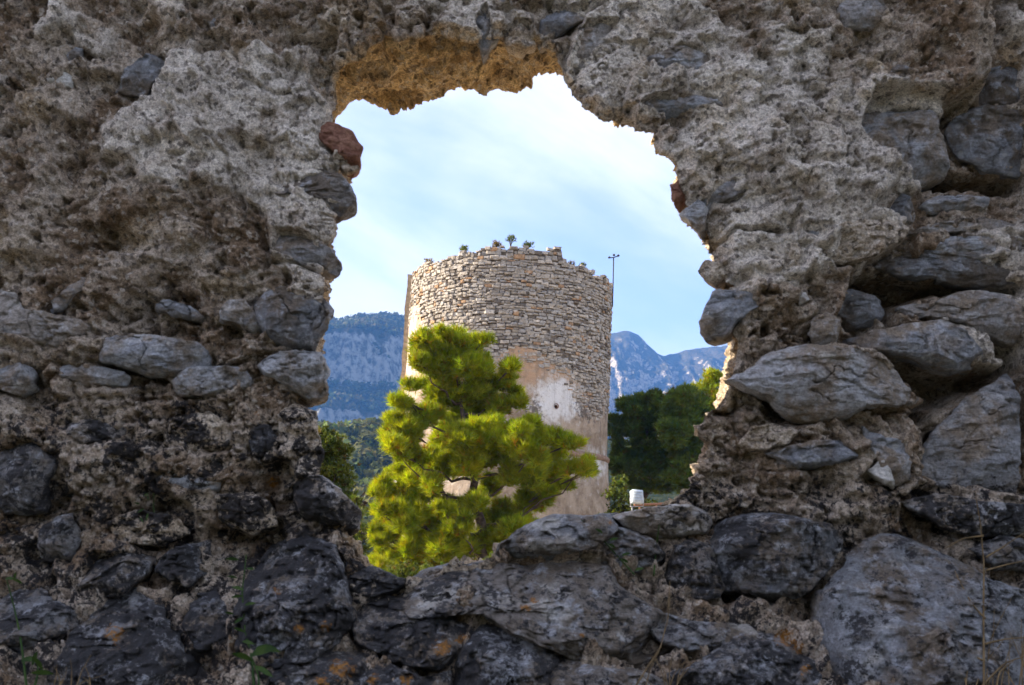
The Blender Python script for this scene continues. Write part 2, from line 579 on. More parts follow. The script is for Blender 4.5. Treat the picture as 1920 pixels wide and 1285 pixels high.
ARR = [(624, 225), (627, 190), (626, 140), (670, 108), (715, 80), (722, 66), (745, 75), (790, 68), (830, 66), (890, 82), (930, 72),
       (1000, 82), (1040, 98), (1058, 150), (1076, 184), (1106, 212), (1128, 227), (1150, 230), (1180, 240), (1228, 252), (1226, 270),
       (1232, 284), (1258, 292), (1272, 312), (1276, 345), (1276, 375), (1286, 390), (1298, 415), (1320, 442), (1328, 462), (1336, 490),
       (1338, 505), (1352, 525), (1372, 533), (1368, 560), (1356, 590), (1366, 620), (1378, 640), (1372, 670), (1368, 700), (1364, 720),
       (1350, 748), (1322, 768), (1312, 790), (1300, 800), (1302, 815), (1322, 828), (1324, 848), (1315, 872), (1306, 895), (1296, 912),
       (1270, 926), (1250, 938), (1230, 952), (1150, 985), (1090, 1000), (1040, 1010), (985, 1030), (950, 1060), (935, 1078), (900, 1086),
       (850, 1086), (800, 1094), (760, 1104), (728, 1092), (690, 1062), (672, 1030), (650, 1010), (640, 970), (610, 935), (575, 905),
       (568, 880), (572, 850), (570, 820), (562, 790), (556, 760), (565, 735), (580, 690), (588, 655), (594, 610), (600, 580), (604, 550),
       (604, 520), (602, 500), (616, 480), (620, 450), (616, 415), (632, 392), (634, 375), (640, 345), (640, 320), (634, 300), (626, 270)]
PC = (965.0, 630.0)                # middle of the opening


def resample(poly, n):
    p = np.array(poly, float) - PC
    a = np.arctan2(-p[:, 1], p[:, 0])
    r = np.hypot(p[:, 0], p[:, 1])
    o = np.argsort(a)
    a, r = a[o], r[o]
    th = np.linspace(-np.pi, np.pi, n, endpoint=False)
    rr = np.interp(th, np.concatenate([a - 2 * np.pi, a, a + 2 * np.pi]), np.concatenate([r, r, r]))
    return PC[0] + rr * np.cos(th), PC[1] - rr * np.sin(th), th


NT = 1580
sx, sy, th = resample(SIL, NT)
fx, fy, _ = resample(ARR, NT)
ybk = np.where(np.sin(th) < -0.35, 2.62, YB)
Bk = at(sx, sy, ybk)
Fr = on_wall(fx, fy)

# stones of the wall: outline in photo pixels, how far it stands proud, tone, depth behind the face
# tones: g grey, d dark grey-brown, w white, c crusted with mortar, r brick, l lichened
STN = [
    ([(85, 134), (100, 128), (137, 140), (133, 163), (112, 168), (84, 150)], .022, 'w', .1),
    ([(213, 168), (240, 125), (275, 98), (305, 110), (312, 135), (272, 180), (240, 177)], .012, 'd', .1),
    ([(122, 104), (140, 88), (156, 85), (150, 106), (130, 116)], .012, 'd', .08),
    ([(384, 36), (400, 30), (412, 48), (396, 57)], .012, 'g', .06),
    ([(308, 298), (335, 288), (362, 293), (340, 306)], .01, 'g', .06),
    ([(582, 230), (612, 224), (660, 244), (681, 275), (673, 305), (660, 314), (636, 290), (600, 264)], .03, 'r', .34),
    ([(500, 360), (556, 328), (600, 312), (640, 325), (664, 360), (669, 378), (664, 392), (636, 410), (612, 378), (575, 364), (530, 364)], .035, 'd', .3),
    ([(514, 428), (545, 428), (590, 442), (622, 466), (636, 492), (631, 512), (600, 502), (572, 498), (540, 486), (506, 472)], .028, 'g', .3),
    ([(80, 574), (112, 553), (132, 530), (148, 513), (162, 520), (156, 542), (128, 562), (110, 582), (86, 584)], .03, 'g', .1),
    ([(-30, 535), (20, 543), (40, 576), (100, 588), (152, 600), (174, 625), (165, 642), (100, 648), (50, 637), (-30, 622)], .035, 'g', .15),
    ([(280, 562), (312, 560), (352, 570), (378, 590), (370, 600), (330, 592), (288, 580)], .025, 'd', .1),
    ([(408, 582), (430, 562), (456, 560), (472, 578), (482, 592), (497, 622), (478, 627), (440, 604), (415, 602)], .028, 'g', .1),
    ([(448, 560), (470, 540), (505, 528), (552, 530), (602, 550), (620, 576), (612, 612), (584, 655), (556, 662), (512, 640), (484, 610), (470, 578)], .045, 'd', .32),
    ([(163, 674), (180, 634), (240, 621), (312, 632), (372, 640), (390, 665), (382, 690), (322, 704), (270, 701), (220, 685)], .04, 'g', .15),
    ([(470, 680), (520, 658), (602, 658), (612, 690), (604, 742), (576, 748), (540, 722), (500, 700)], .035, 'l', .3),
    ([(-20, 692), (20, 679), (46, 677), (61, 700), (55, 726), (30, 741), (-20, 724)], .03, 'g', .12),
    ([(78, 672), (112, 667), (160, 685), (230, 695), (242, 706), (230, 722), (150, 722), (108, 702)], .02, 'g', .1),
    ([(305, 705), (370, 686), (450, 684), (472, 710), (462, 738), (400, 744), (330, 737)], .03, 'l', .12),
    ([(460, 832), (470, 800), (500, 794), (516, 820), (506, 852), (480, 862)], .02, 'd', .1),
    ([(520, 760), (556, 752), (590, 770), (604, 830), (606, 862), (594, 896), (560, 890), (530, 850), (516, 800)], .03, 'c', .3),
    ([(-20, 830), (50, 816), (98, 845), (94, 872), (84, 895), (74, 962), (20, 966), (-20, 952)], .05, 'd', .2),
    ([(278, 892), (330, 886), (372, 894), (412, 905), (406, 922), (370, 927), (330, 912), (290, 903)], .025, 'g', .1),
    ([(536, 905), (560, 890), (602, 890), (642, 920), (671, 955), (668, 995), (620, 985), (562, 955), (540, 935)], .045, 'l', .25),
    ([(143, 1098), (180, 1045), (232, 1038), (283, 1035), (272, 1076), (232, 1112), (192, 1132), (150, 1137)], .045, 'd', .15),
    ([(280, 1062), (322, 1033), (382, 1013), (386, 1070), (352, 1102), (326, 1085)], .04, 'l', .15),
    ([(-20, 1108), (40, 1094), (82, 1120), (142, 1145), (132, 1192), (112, 1232), (50, 1228), (-20, 1217)], .05, 'd', .2),
    ([(98, 1232), (110, 1190), (172, 1165), (190, 1120), (232, 1104), (282, 1125), (312, 1160), (332, 1200), (347, 1252), (330, 1320), (110, 1320)], .06, 'l', .2),
    ([(433, 1182), (453, 1080), (490, 1030), (552, 1004), (622, 1030), (642, 1070), (652, 1130), (663, 1180), (640, 1203), (600, 1230), (540, 1252), (480, 1252), (440, 1232)], .085, 'l', .25),
    ([(478, 1272), (540, 1244), (602, 1222), (652, 1212), (684, 1240), (680, 1320), (478, 1320)], .06, 'l', .2),
    ([(640, 1082), (690, 1062), (735, 1076), (768, 1092), (735, 1108), (690, 1122), (648, 1112)], .03, 'l', .18),
    ([(735, 1112), (770, 1088), (805, 1072), (850, 1062), (905, 1064), (960, 1058), (1020, 1052), (1100, 1058), (1142, 1064), (1154, 1095), (1184, 1120), (1232, 1148), (1282, 1160), (1300, 1202), (1250, 1242), (1180, 1262), (1080, 1242), (1000, 1204), (940, 1168), (890, 1140), (840, 1152), (780, 1160), (740, 1142)], .075, 'g', .28),
    ([(655, 1142), (722, 1120), (842, 1150), (884, 1180), (864, 1240), (800, 1264), (720, 1234), (668, 1202)], .05, 'l', .2),
    ([(856, 1242), (900, 1172), (1000, 1182), (1044, 1232), (1040, 1320), (846, 1320)], .055, 'l', .2),
    ([(1040, 1236), (1120, 1250), (1210, 1262), (1260, 1290), (1260, 1320), (1036, 1320)], .05, 'g', .2),
    ([(927, 1060), (938, 1020), (985, 984), (1040, 966), (1092, 968), (1162, 962), (1156, 995), (1122, 1022), (1062, 1042), (1000, 1062), (945, 1068)], .06, 'g', .3),
    ([(1098, 1032), (1150, 988), (1212, 1000), (1242, 1040), (1224, 1082), (1152, 1068), (1118, 1052)], .035, 'l', .2),
    ([(1150, 968), (1212, 950), (1292, 944), (1342, 960), (1332, 1000), (1240, 1012), (1180, 992)], .04, 'g', .25),
    ([(1338, 1032), (1355, 990), (1372, 974), (1440, 963), (1562, 985), (1588, 1002), (1582, 1032), (1552, 1072), (1512, 1112), (1460, 1152), (1400, 1124), (1370, 1112), (1350, 1082)], .07, 'd', .22),
    ([(1243, 1082), (1260, 1030), (1300, 1012), (1338, 1022), (1350, 1082), (1366, 1112), (1330, 1124), (1280, 1122), (1250, 1112)], .045, 'l', .18),
    ([(1190, 1152), (1250, 1150), (1302, 1165), (1402, 1172), (1424, 1202), (1380, 1232), (1300, 1222), (1240, 1202)], .03, 'g', .15),
    ([(1418, 1180), (1500, 1190), (1548, 1232), (1540, 1320), (1264, 1320), (1262, 1262), (1332, 1230)], .05, 'l', .2),
    ([(1542, 1112), (1580, 1070), (1640, 1020), (1692, 1003), (1742, 1015), (1792, 1050), (1852, 1090), (1950, 1112), (1950, 1320), (1606, 1320), (1562, 1232), (1546, 1172)], .09, 'g', .3),
    ([(1358, 712), (1400, 692), (1440, 660), (1500, 644), (1562, 647), (1626, 650), (1682, 670), (1717, 705), (1748, 745), (1732, 757), (1682, 762), (1632, 758), (1600, 777), (1522, 787), (1478, 772), (1438, 740), (1390, 727)], .07, 'g', .2),
    ([(1613, 620), (1660, 610), (1722, 594), (1782, 588), (1842, 610), (1892, 655), (1872, 680), (1822, 687), (1782, 678), (1722, 662), (1640, 647)], .07, 'g', .15),
    ([(1713, 560), (1772, 550), (1832, 530), (1882, 528), (1950, 545), (1950, 632), (1880, 614), (1840, 592), (1800, 582), (1740, 580)], .03, 'g', .15),
    ([(1583, 542), (1620, 523), (1677, 545), (1682, 577), (1662, 602), (1600, 607), (1584, 582)], -.03, 'd', .12),
    ([(1743, 862), (1790, 790), (1842, 740), (1950, 680), (1950, 930), (1850, 928), (1780, 907), (1750, 892)], .045, 'g', .2),
    ([(1623, 797), (1660, 820), (1707, 825), (1712, 900), (1682, 912), (1650, 872), (1630, 832)], .02, 'g', .12),
    ([(1630, 882), (1655, 861), (1673, 890), (1682, 917), (1660, 907)], .025, 'w', .1),
    ([(1478, 432), (1500, 410), (1560, 408), (1566, 440), (1548, 470), (1500, 456)], .02, 'g', .12),
    ([(1560, 425), (1640, 402), (1685, 408), (1712, 424), (1692, 452), (1642, 480), (1582, 492), (1545, 474)], .035, 'c', .12),
    ([(1660, 482), (1700, 450), (1760, 442), (1800, 455), (1880, 468), (1950, 472), (1950, 512), (1850, 518), (1780, 507), (1720, 503)], .012, 'd', .15),
    ([(1770, 452), (1800, 425), (1850, 415), (1950, 430), (1950, 478), (1880, 472), (1812, 462)], .025, 'g', .12),
    ([(1700, 428), (1760, 405), (1830, 392), (1920, 388), (1950, 392), (1950, 428), (1860, 414), (1790, 420), (1730, 440)], .005, 'g', .12),
    ([(1613, 232), (1640, 175), (1702, 168), (1777, 180), (1787, 220), (1802, 245), (1819, 300), (1790, 312), (1745, 320), (1700, 292), (1683, 272), (1640, 262)], .05, 'g', .15),
    ([(1800, 216), (1830, 180), (1882, 168), (1950, 180), (1950, 305), (1880, 297), (1830, 272), (1805, 242)], .01, 'd', .15),
    ([(1753, 362), (1790, 340), (1852, 337), (1890, 345), (1887, 370), (1840, 377), (1780, 377)], .03, 'g', .12),
    ([(1678, 382), (1700, 345), (1716, 328), (1737, 345), (1757, 380), (1746, 397), (1690, 394)], .045, 'g', .12),
    ([(1318, 395), (1330, 342), (1360, 320), (1402, 322), (1410, 347), (1375, 372), (1350, 377), (1328, 402)], .025, 'g', .2),
    ([(1276, 397), (1312, 372), (1330, 390), (1318, 444), (1300, 424)], .015, 'g', .3),
    ([(1198, 118), (1240, 95), (1275, 83), (1332, 95), (1348, 112), (1320, 127), (1270, 136), (1225, 130)], .025, 'g', .12),
    ([(1568, 10), (1600, -10), (1652, -10), (1667, 25), (1640, 47), (1590, 47)], .025, 'g', .12),
    ([(1668, 132), (1690, 113), (1717, 125), (1712, 152), (1680, 157)], .02, 'd', .1),
    ([(1058, 112), (1075, 70), (1120, 38), (1168, 38), (1152, 65), (1120, 92), (1096, 126), (1068, 130)], .03, 'g', .14),
    ([(888, 62), (893, 15), (920, -10), (930, 40), (937, 60), (905, 97)], .03, 'g', .2),
    ([(1008, 32), (1060, 8), (1112, 8), (1092, 38), (1042, 62), (1010, 78)], .03, 'g', .12),
    ([(942, 60), (965, 35), (1000, 42), (1006, 80), (980, 95), (948, 85)], .03, 'c', .14),
    ([(920, -20), (960, -20), (965, 20), (940, 30), (924, 15)], .025, 'g', .1),
    ([(1872, 100), (1950, 85), (1950, 168), (1872, 162)], .02, 'd', .12),
    ([(1313, 600), (1322, 575), (1340, 542), (1402, 538), (1434, 568), (1378, 604), (1362, 632), (1330, 637), (1318, 622)], .03, 'g', .26),
    ([(1258, 345), (1278, 333), (1286, 365), (1268, 382), (1260, 370)], .012, 'r', .3),
    ([(1484, 452), (1500, 447), (1512, 470), (1502, 502), (1474, 504)], .03, 'c', .1),
    ([(1494, 552), (1515, 546), (1520, 562), (1500, 570)], .015, 'w', .06),
    ([(1528, 592), (1560, 583), (1577, 600), (1572, 642), (1530, 647), (1518, 622)], .025, 'g', .12),
    ([(1186, 200), (1240, 176), (1300, 168), (1350, 172), (1358, 190), (1300, 208), (1236, 216), (1200, 214)], .03, 'g', .14),
    ([(1310, 505), (1325, 484), (1352, 490), (1362, 515), (1345, 532), (1322, 525)], .015, 'c', .28),
    ([(1380, 835), (1410, 800), (1460, 790), (1500, 806), (1480, 830), (1420, 845)], .02, 'c', .1),
    ([(1440, 850), (1520, 826), (1600, 822), (1618, 850), (1560, 872), (1480, 878)], .02, 'l', .1),
    ([(1700, 940), (1760, 925), (1860, 940), (1950, 950), (1950, 1000), (1860, 1010), (1760, 985)], .03, 'l', .12),
    ([(1830, 1030), (1880, 1005), (1950, 1015), (1950, 1075), (1880, 1070)], .03, 'd', .12),
    ([(640, 250), (628, 300), (652, 330), (676, 318), (664, 296)], .0, 'c', .25),
    ([(200, 980), (250, 955), (330, 965), (352, 1000), (300, 1025), (225, 1020)], .03, 'c', .12),
    ([(396, 930), (450, 915), (505, 940), (520, 985), (470, 1005), (410, 980)], .03, 'c', .12),
    ([(70, 985), (130, 965), (150, 1010), (120, 1060), (72, 1050)], .035, 'd', .12),
    ([(352, 1120), (400, 1105), (428, 1150), (424, 1220), (370, 1215), (345, 1170)], .03, 'l', .12),
    ([(668, 1215), (720, 1240), (790, 1268), (840, 1260), (850, 1320), (686, 1320)], .045, 'l', .15),
    ([(110, 800), (180, 780), (250, 795), (240, 825), (160, 832)], .02, 'l', .1),
    ([(300, 790), (390, 770), (440, 800), (430, 840), (350, 850), (300, 830)], .025, 'c', .1),
]
CORE = [(1870, -40), (1867, 120), (1840, 165), (1788, 182), (1700, 162), (1640, 170), (1612, 240), (1690, 300), (1692, 330), (1640, 388),
        (1700, 402), (1708, 430), (1660, 470), (1600, 500), (1592, 540), (1572, 590), (1560, 632), (1640, 655), (1745, 752), (1720, 790),
        (1756, 812), (1740, 870), (1960, 935), (1960, -40)]
# hollows (outline, depth) and cracks (line, width in px, depth)
PITS = [
    ([(225, 60), (260, 35), (330, 40), (350, 60), (290, 85), (235, 85)], .022), ([(330, 10), (400, 5), (390, 32), (345, 45)], .03),
    ([(490, 130), (540, 118), (620, 130), (590, 160), (520, 165)], .028), ([(440, 262), (470, 255), (500, 270), (520, 300), (480, 300), (436, 285)], .03),
    ([(330, 110), (362, 105), (360, 130), (340, 140)], .022), ([(360, 210), (420, 205), (400, 245), (350, 240)], .016),
    ([(700, -10), (860, -10), (850, 20), (800, 66), (745, 72), (715, 50)], .05), ([(250, 395), (330, 390), (330, 412), (260, 415)], .022),
    ([(350, 385), (400, 380), (395, 405), (350, 408)], .018), ([(395, 480), (450, 490), (460, 515), (410, 505)], .025),
    ([(0, 470), (90, 480), (150, 500), (60, 512), (0, 505)], .035), ([(380, 590), (440, 600), (470, 640), (420, 640), (390, 620)], .03),
    ([(0, 635), (60, 640), (40, 662), (0, 665)], .03), ([(390, 650), (410, 640), (405, 680), (388, 690)], .02),
    ([(30, 340), (62, 330), (60, 360), (25, 375)], .025), ([(140, 300), (160, 300), (150, 325)], .02), ([(100, 270), (130, 250), (125, 275)], .015),
    ([(460, 865), (560, 860), (580, 885), (520, 895), (450, 885)], .05), ([(90, 860), (140, 930), (120, 980), (80, 960)], .03),
    ([(200, 860), (290, 850), (260, 880)], .03), ([(370, 960), (450, 1010), (430, 1100), (385, 1080)], .04),
    ([(60, 1060), (140, 1100), (150, 1140), (80, 1115)], .05), ([(330, 1220), (430, 1230), (440, 1300), (345, 1300)], .06),
    ([(655, 1130), (690, 1200), (670, 1230), (650, 1190)], .05), ([(1150, 1075), (1245, 1085), (1250, 1140), (1190, 1120)], .05),
    ([(1215, 985), (1255, 1020), (1240, 1080), (1225, 1030)], .04), ([(1460, 1150), (1540, 1080), (1560, 1110), (1548, 1180), (1500, 1180)], .08),
    ([(1590, 1010), (1660, 990), (1620, 1030), (1560, 1070)], .06), ([(1500, 40), (1560, 25), (1550, 60), (1510, 70)], .03),
    ([(1370, 180), (1300, 215), (1230, 222), (1260, 240), (1390, 250), (1400, 228)], .03), ([(1540, 95), (1600, 90), (1590, 110)], .015),
    ([(1575, 185), (1620, 195), (1560, 205)], .03), ([(1535, 200), (1550, 215), (1545, 265), (1528, 240)], .025),
    ([(1220, 20), (1330, 40), (1320, 80), (1250, 70)], .025), ([(1130, 70), (1190, 40), (1210, 60), (1150, 110), (1080, 160), (1060, 140)], .035),
    ([(1380, 430), (1480, 425), (1470, 440), (1390, 446)], .035), ([(1320, 445), (1370, 420), (1345, 460)], .04),
    ([(1440, 745), (1500, 795), (1480, 805), (1400, 750)], .035), ([(1385, 515), (1410, 512), (1408, 535), (1388, 535)], .025),
    ([(1640, 765), (1700, 770), (1700, 815), (1650, 810)], .03), ([(1500, 920), (1600, 900), (1580, 945), (1480, 950)], .02),
]
DEEP = [([(1790, 245), (1820, 300), (1960, 300), (1960, 345), (1880, 335), (1800, 335), (1770, 320)], .16),
        ([(1785, 185), (1830, 165), (1800, 220), (1815, 260), (1800, 255)], .12),
        ([(1610, 505), (1700, 495), (1960, 515), (1960, 540), (1830, 525), (1720, 555), (1690, 600), (1600, 530)], .16),
        ([(1655, 660), (1780, 680), (1900, 680), (1960, 640), (1960, 690), (1840, 735), (1745, 790), (1700, 780), (1750, 745), (1715, 700)], .16),
        ([(1890, 600), (1960, 630), (1960, 690), (1890, 665)], .12)]
CRK = [([(380, 245), (430, 300), (440, 380)], 3, .012), ([(100, 420), (180, 360), (210, 330)], 4, .012), ([(480, 420), (505, 470), (500, 500)], 6, .03),
       ([(500, 495), (560, 498), (610, 520), (632, 530)], 4, .02), ([(260, 550), (265, 580), (285, 590)], 3, .015), ([(380, 690), (410, 690), (460, 680), (480, 665), (560, 662)], 5, .03),
       ([(165, 680), (230, 690), (300, 712), (320, 708)], 5, .025), ([(1480, 35), (1483, 70), (1500, 72)], 4, .02), ([(1500, 95), (1508, 130), (1480, 140)], 3, .015),
       ([(1470, 165), (1520, 160), (1600, 150), (1640, 165)], 3, .012), ([(1330, 470), (1380, 430), (1480, 440), (1490, 400)], 5, .025),
       ([(1460, 640), (1530, 590), (1560, 560)], 4, .02), ([(1000, 90), (1080, 50), (1140, 10)], 6, .03), ([(575, 60), (610, 10)], 3, .012),
       ([(460, 150), (520, 190), (600, 170)], 4, .015), ([(60, 755), (200, 745), (320, 750)], 5, .02), ([(1300, 905), (1400, 880), (1480, 885)], 4, .012),
       ([(1640, 775), (1740, 765)], 5, .03), ([(1225, 1150), (1300, 1140), (1370, 1150)], 6, .03), ([(150, 60), (155, 160), (140, 230)], 3, .008)]


def px_poly(pts):
    a = np.array(pts, float)
    P = on_wall(a[:, 0], a[:, 1])
    return P[:, [0, 2]]


def lichen_shade_masks(P, boost=0.0):
    """black and orange lichen by place on the wall; the black also paints shade at the foot"""
    qx, qy = to_px(P)
    n = fbm(P * 7.0 + 3.1, 4) * 0.5
    left = sstep(690, 800, qy + n * 120) * sstep(1120, 900, qx)
    right = sstep(850, 930, qy + n * 60) * sstep(1150, 1300, qx) * sstep(1085, 1000, qy) + 0.85 * sstep(1000, 1100, qy)  # last term paints the foot's shade in as extra black
    low = np.clip(np.where(qx < 1000, left, right), 0, 1)
    pat = fbm(P * 16.0 + 9.0, 4, 0.6)
    blk = np.clip(low * (0.36 + 0.9 * pat) + boost * low, 0, 1)
    org = np.zeros(len(P), np.float32)
    for (ox, oy, r) in ((215, 1190, 30), (640, 1255, 34), (700, 1275, 20), (830, 1215, 26), (866, 1198, 18), (1090, 1192, 12), (1475, 1195, 34),
                        (1500, 1215, 22), (480, 775, 10), (512, 905, 20), (1510, 1255, 18), (560, 1180, 16), (600, 1280, 22), (1143, 980, 8),
                        (520, 1108, 13), (610, 1175, 16), (1000, 1125, 12), (760, 1275, 20), (985, 1140, 14)):
        org = np.maximum(org, sstep(1.5, 0.0, np.hypot(qx - ox, (qy - oy) * 1.15) / r) * 0.8)
    return blk, org, qx, qy


wall = empty('ruined_wall', 'broken rubble stone wall with a ragged opening that frames the tower', 'wall')
STN_W = []
for pts, H, tone, dep in STN:
    a = np.array(pts, float)
    if a[:, 1].mean() > 1010:                      # the rubble at the foot lies stone on stone
        c_ = a.mean(0)
        a = c_ + (a - c_) * 1.06
    P = on_wall(a[:, 0], a[:, 1], max(H, 0) * 0.8)
    STN_W.append(P)


def build_mortar():
    nj = 46
    # jamb rows run from the back edge to the front arris, then the front rows run outwards
    s = np.linspace(0, 1, nj)[:, None]
    J = Bk[None] * (1 - s[..., None]) + Fr[None] * s[..., None]
    c0 = on_wall(np.array([PC[0]]), np.array([PC[1]]))[0]
    dx, dz = Fr[:, 0] - c0[0], Fr[:, 2] - c0[2]
    r0 = np.hypot(dx, dz); ux, uz = dx / r0, dz / r0
    # the frame of the picture on the wall, with a margin, then far out
    def rect(hx, zlo, zhi):
        tx = hx / np.maximum(np.abs(ux), 1e-6)
        tz = np.where(uz > 0, (zhi - c0[2]), (c0[2] - zlo)) / np.maximum(np.abs(uz), 1e-6)
        return np.minimum(tx, tz)
    r1 = np.maximum(rect(1.40, 1.12, 3.15), r0 + 0.02)
    r2 = np.maximum(rect(5.0, -0.4, 5.2), r1 + 0.3)
    n1, n2 = 220, 24
    t1 = np.linspace(0, 1, n1 + 1)[1:] ** 1.25
    t2 = np.linspace(0, 1, n2 + 1)[1:] ** 1.6
    R = np.concatenate([r0[None] + (r1 - r0)[None] * t1[:, None], r1[None] + (r2 - r1)[None] * t2[:, None]])
    X = c0[0] + R * ux[None]; Z = c0[2] + R * uz[None]
    Ft = np.stack([X, depth_at(Z), Z], -1)
    G = np.concatenate([J, Ft])                       # rows x NT x 3
    nr = G.shape[0]
    # normals of the smooth base, blurred so that the arris is rounded
    du = np.roll(G, -3, 1) - np.roll(G, 3, 1)
    dv = np.gradient(G, axis=0)
    nn = np.cross(du, dv)
    nn /= np.linalg.norm(nn, axis=-1, keepdims=True) + 1e-12
    if nn[-30, :, 1].mean() > 0:
        nn = -nn
    k = 7
    pad = np.concatenate([np.repeat(nn[:1], k, 0), nn, np.repeat(nn[-1:], k, 0)])
    cs = np.cumsum(np.concatenate([np.zeros((1,) + pad.shape[1:]), pad]), 0)
    nn = (cs[2 * k + 1:] - cs[:-(2 * k + 1)])
    k = 14
    pad = np.concatenate([nn[:, -k:], nn, nn[:, :k]], 1)
    cs = np.cumsum(np.concatenate([np.zeros((nr, 1, 3)), pad], 1), 1)
    nn = cs[:, 2 * k + 1:] - cs[:, :-(2 * k + 1)]
    nn /= np.linalg.norm(nn, axis=-1, keepdims=True) + 1e-12
    P = G.reshape(-1, 3); nn = nn.reshape(-1, 3)
    row = np.repeat(np.arange(nr), NT)
    front = row >= nj
    jam = sstep(nj + 4, nj - 6, row.astype(float))
    qx, qy = to_px(P)
    X, Z = P[:, 0], P[:, 2]
    # relief
    bias = 0.30 * np.exp(-(((qx - 430) / 260) ** 2 + ((qy - 190) / 170) ** 2)) + 0.28 * np.exp(-(((qx - 1440) / 220) ** 2 + ((qy - 240) / 170) ** 2)) - 0.10
    smooth_skin = sstep(-0.06, 0.07, fbm(P * 2.7 + 5.0, 5, 0.55) + bias) * sstep(760, 620, qy) * (1 - jam)
    su, sv = P[:, 0] + 0.73 * P[:, 1], P[:, 2] + 0.41 * P[:, 1]
    wp = 0.035 * fbm(P * 9.0 + 71, 3)
    rough = 1 - smooth_skin
    h = 0.065 * fbm(P * 2.6, 4) + 0.024 * smooth_skin

    def terrace(q, lo_, hi_):
        fl = np.floor(q)
        return fl + sstep(lo_, hi_, q - fl)
    # broken layers of render: flat patches with ragged little scarps
    h += 0.027 * terrace(3.0 * fbm(P * 4.2 + 12, 5, 0.52), 0.42, 0.58) * (1 - 0.35 * smooth_skin)
    h += 0.014 * terrace(2.6 * fbm(P * np.array([8., 8., 12.]) + 33, 4, 0.52), 0.42, 0.60) * (0.3 + 0.7 * rough)
    h += 0.014 * fbm(P * 10.0 + 4.0, 3, 0.5) * (0.35 + 0.65 * rough)
    h += 0.014 * fbm(P * np.array([19., 19., 27.]) + 2.0, 4, 0.6, 'r') * (0.25 + 0.75 * rough) * sstep(-0.3, 0.3, fbm(P * 3.0 + 55, 2))
    h += 0.006 * fbm(P * 46.0, 3, 0.6) * (0.45 + 0.55 * rough)
    # bedded pebbles, only here and there
    f1, f2, g0, g1, ou, ov = cells2((su + 0.5 * wp) * 24.0, (sv + 0.5 * wp) * 30.0)
    h += 0.020 * np.maximum(0, 0.42 - f1) * (g0 > 0.35) * (0.3 + 0.7 * rough)
    f1, f2, g0, g1, ou, ov = cells2((su + 0.3 * wp) * 52.0, (sv + 0.3 * wp) * 56.0)
    h += (0.0025 + 0.004 * rough) * (0.5 - f1 + 0.5 * g0)
    h += 0.004 * fbm(P * 130.0, 2, 0.6)
    pore = fbm(P * 17.0 + 31.0, 4, 0.6)
    h -= 0.045 * sstep(0.10, 0.36, fbm(P * 5.5 + 160, 3, 0.5)) * rough
    h -= 0.040 * sstep(0.22, 0.42, pore) * (0.45 + 0.55 * rough)
    pore2 = fbm(P * 52.0 + 11.0, 2, 0.5)
    h -= 0.011 * sstep(0.24, 0.40, pore2) * sstep(-0.2, 0.2, fbm(P * 5.0 + 300, 2))
    # hairline and open cracks
    ck = np.abs(fbm(P * 4.6 + 140, 4, 0.55))
    h -= 0.016 * sstep(0.016, 0.003, ck) * sstep(0.0, 0.25, fbm(P * 2.0 + 200, 2))
    h += 0.02 * sstep(700, 1000, qy) * fbm(P * 11.0 + 50, 3, 0.6, 'b') + 0.035 * sstep(990, 1060, qy)
    # layered ledges on the lower right jamb side and steps of broken render
    led = np.sin((Z * 62 + fbm(P * 5.0, 3) * 9.0))
    h += 0.008 * np.sign(led) * np.abs(led) ** 0.5 * sstep(1240, 1300, qx) * sstep(1700, 1500, qx) * front
    rend = fbm(P * 3.3 + 77.0, 4, 0.6)
    h += 0.020 * sstep(-0.02, 0.03, rend) * sstep(720, 640, qy) * front
    h *= 1 - 0.35 * jam
    h += jam * (0.008 * terrace(2.5 * fbm(P * np.array([7., 20., 14.]) + 3, 4, 0.6), 0.35, 0.65) + 0.006 * fbm(P * 38.0, 3, 0.6))
    near = sstep(nj + 22, nj + 2, row.astype(float))
    h -= 0.022 * near
    # the render has come off the core at the right
    sub = np.where(front & (qx > 1400))[0]
    wig = 0.012 * fbm(P[sub] * 22.0, 3)
    sd = poly_sd(px_poly(CORE), X[sub], Z[sub]) + wig
    h[sub] -= 0.085 * sstep(0.012, -0.012, sd)
    for pts, dep in DEEP:
        pw = px_poly(pts)
        m = front & (X > pw[:, 0].min() - .08) & (X < pw[:, 0].max() + .08) & (Z > pw[:, 1].min() - .08) & (Z < pw[:, 1].max() + .08)
        i = np.where(m)[0]
        sdd = poly_sd(pw, X[i], Z[i]) + 0.02 * fbm(P[i] * 18.0, 3)
        h[i] -= 1.1 * dep * sstep(0.01, -0.03, sdd)
    for pts, dep in PITS:
        pw = px_poly(pts)
        m = (X > pw[:, 0].min() - .08) & (X < pw[:, 0].max() + .08) & (Z > pw[:, 1].min() - .08) & (Z < pw[:, 1].max() + .08) & front
        i = np.where(m)[0]
        if len(i) == 0:
            continue
        sdd = poly_sd(pw, X[i], Z[i]) + 0.016 * fbm(P[i] * 26.0, 3)
        h[i] -= dep * sstep(0.006, -0.02, sdd) * (0.7 + 0.5 * fbm(P[i] * 30.0, 2))
    for pts, wd, dep in CRK:
        pw = px_poly(pts); ww = wd * 2.4 / FPX
        m = (X > pw[:, 0].min() - .06) & (X < pw[:, 0].max() + .06) & (Z > pw[:, 1].min() - .06) & (Z < pw[:, 1].max() + .06) & front
        i = np.where(m)[0]
        if len(i) == 0:
            continue
        dd = line_d(pw, X[i] + 0.010 * fbm(P[i] * 25.0, 2), Z[i] + 0.010 * fbm(P[i] * 25.0 + 40, 2))
        h[i] -= dep * sstep(ww * 1.5, ww * 0.3, dd)
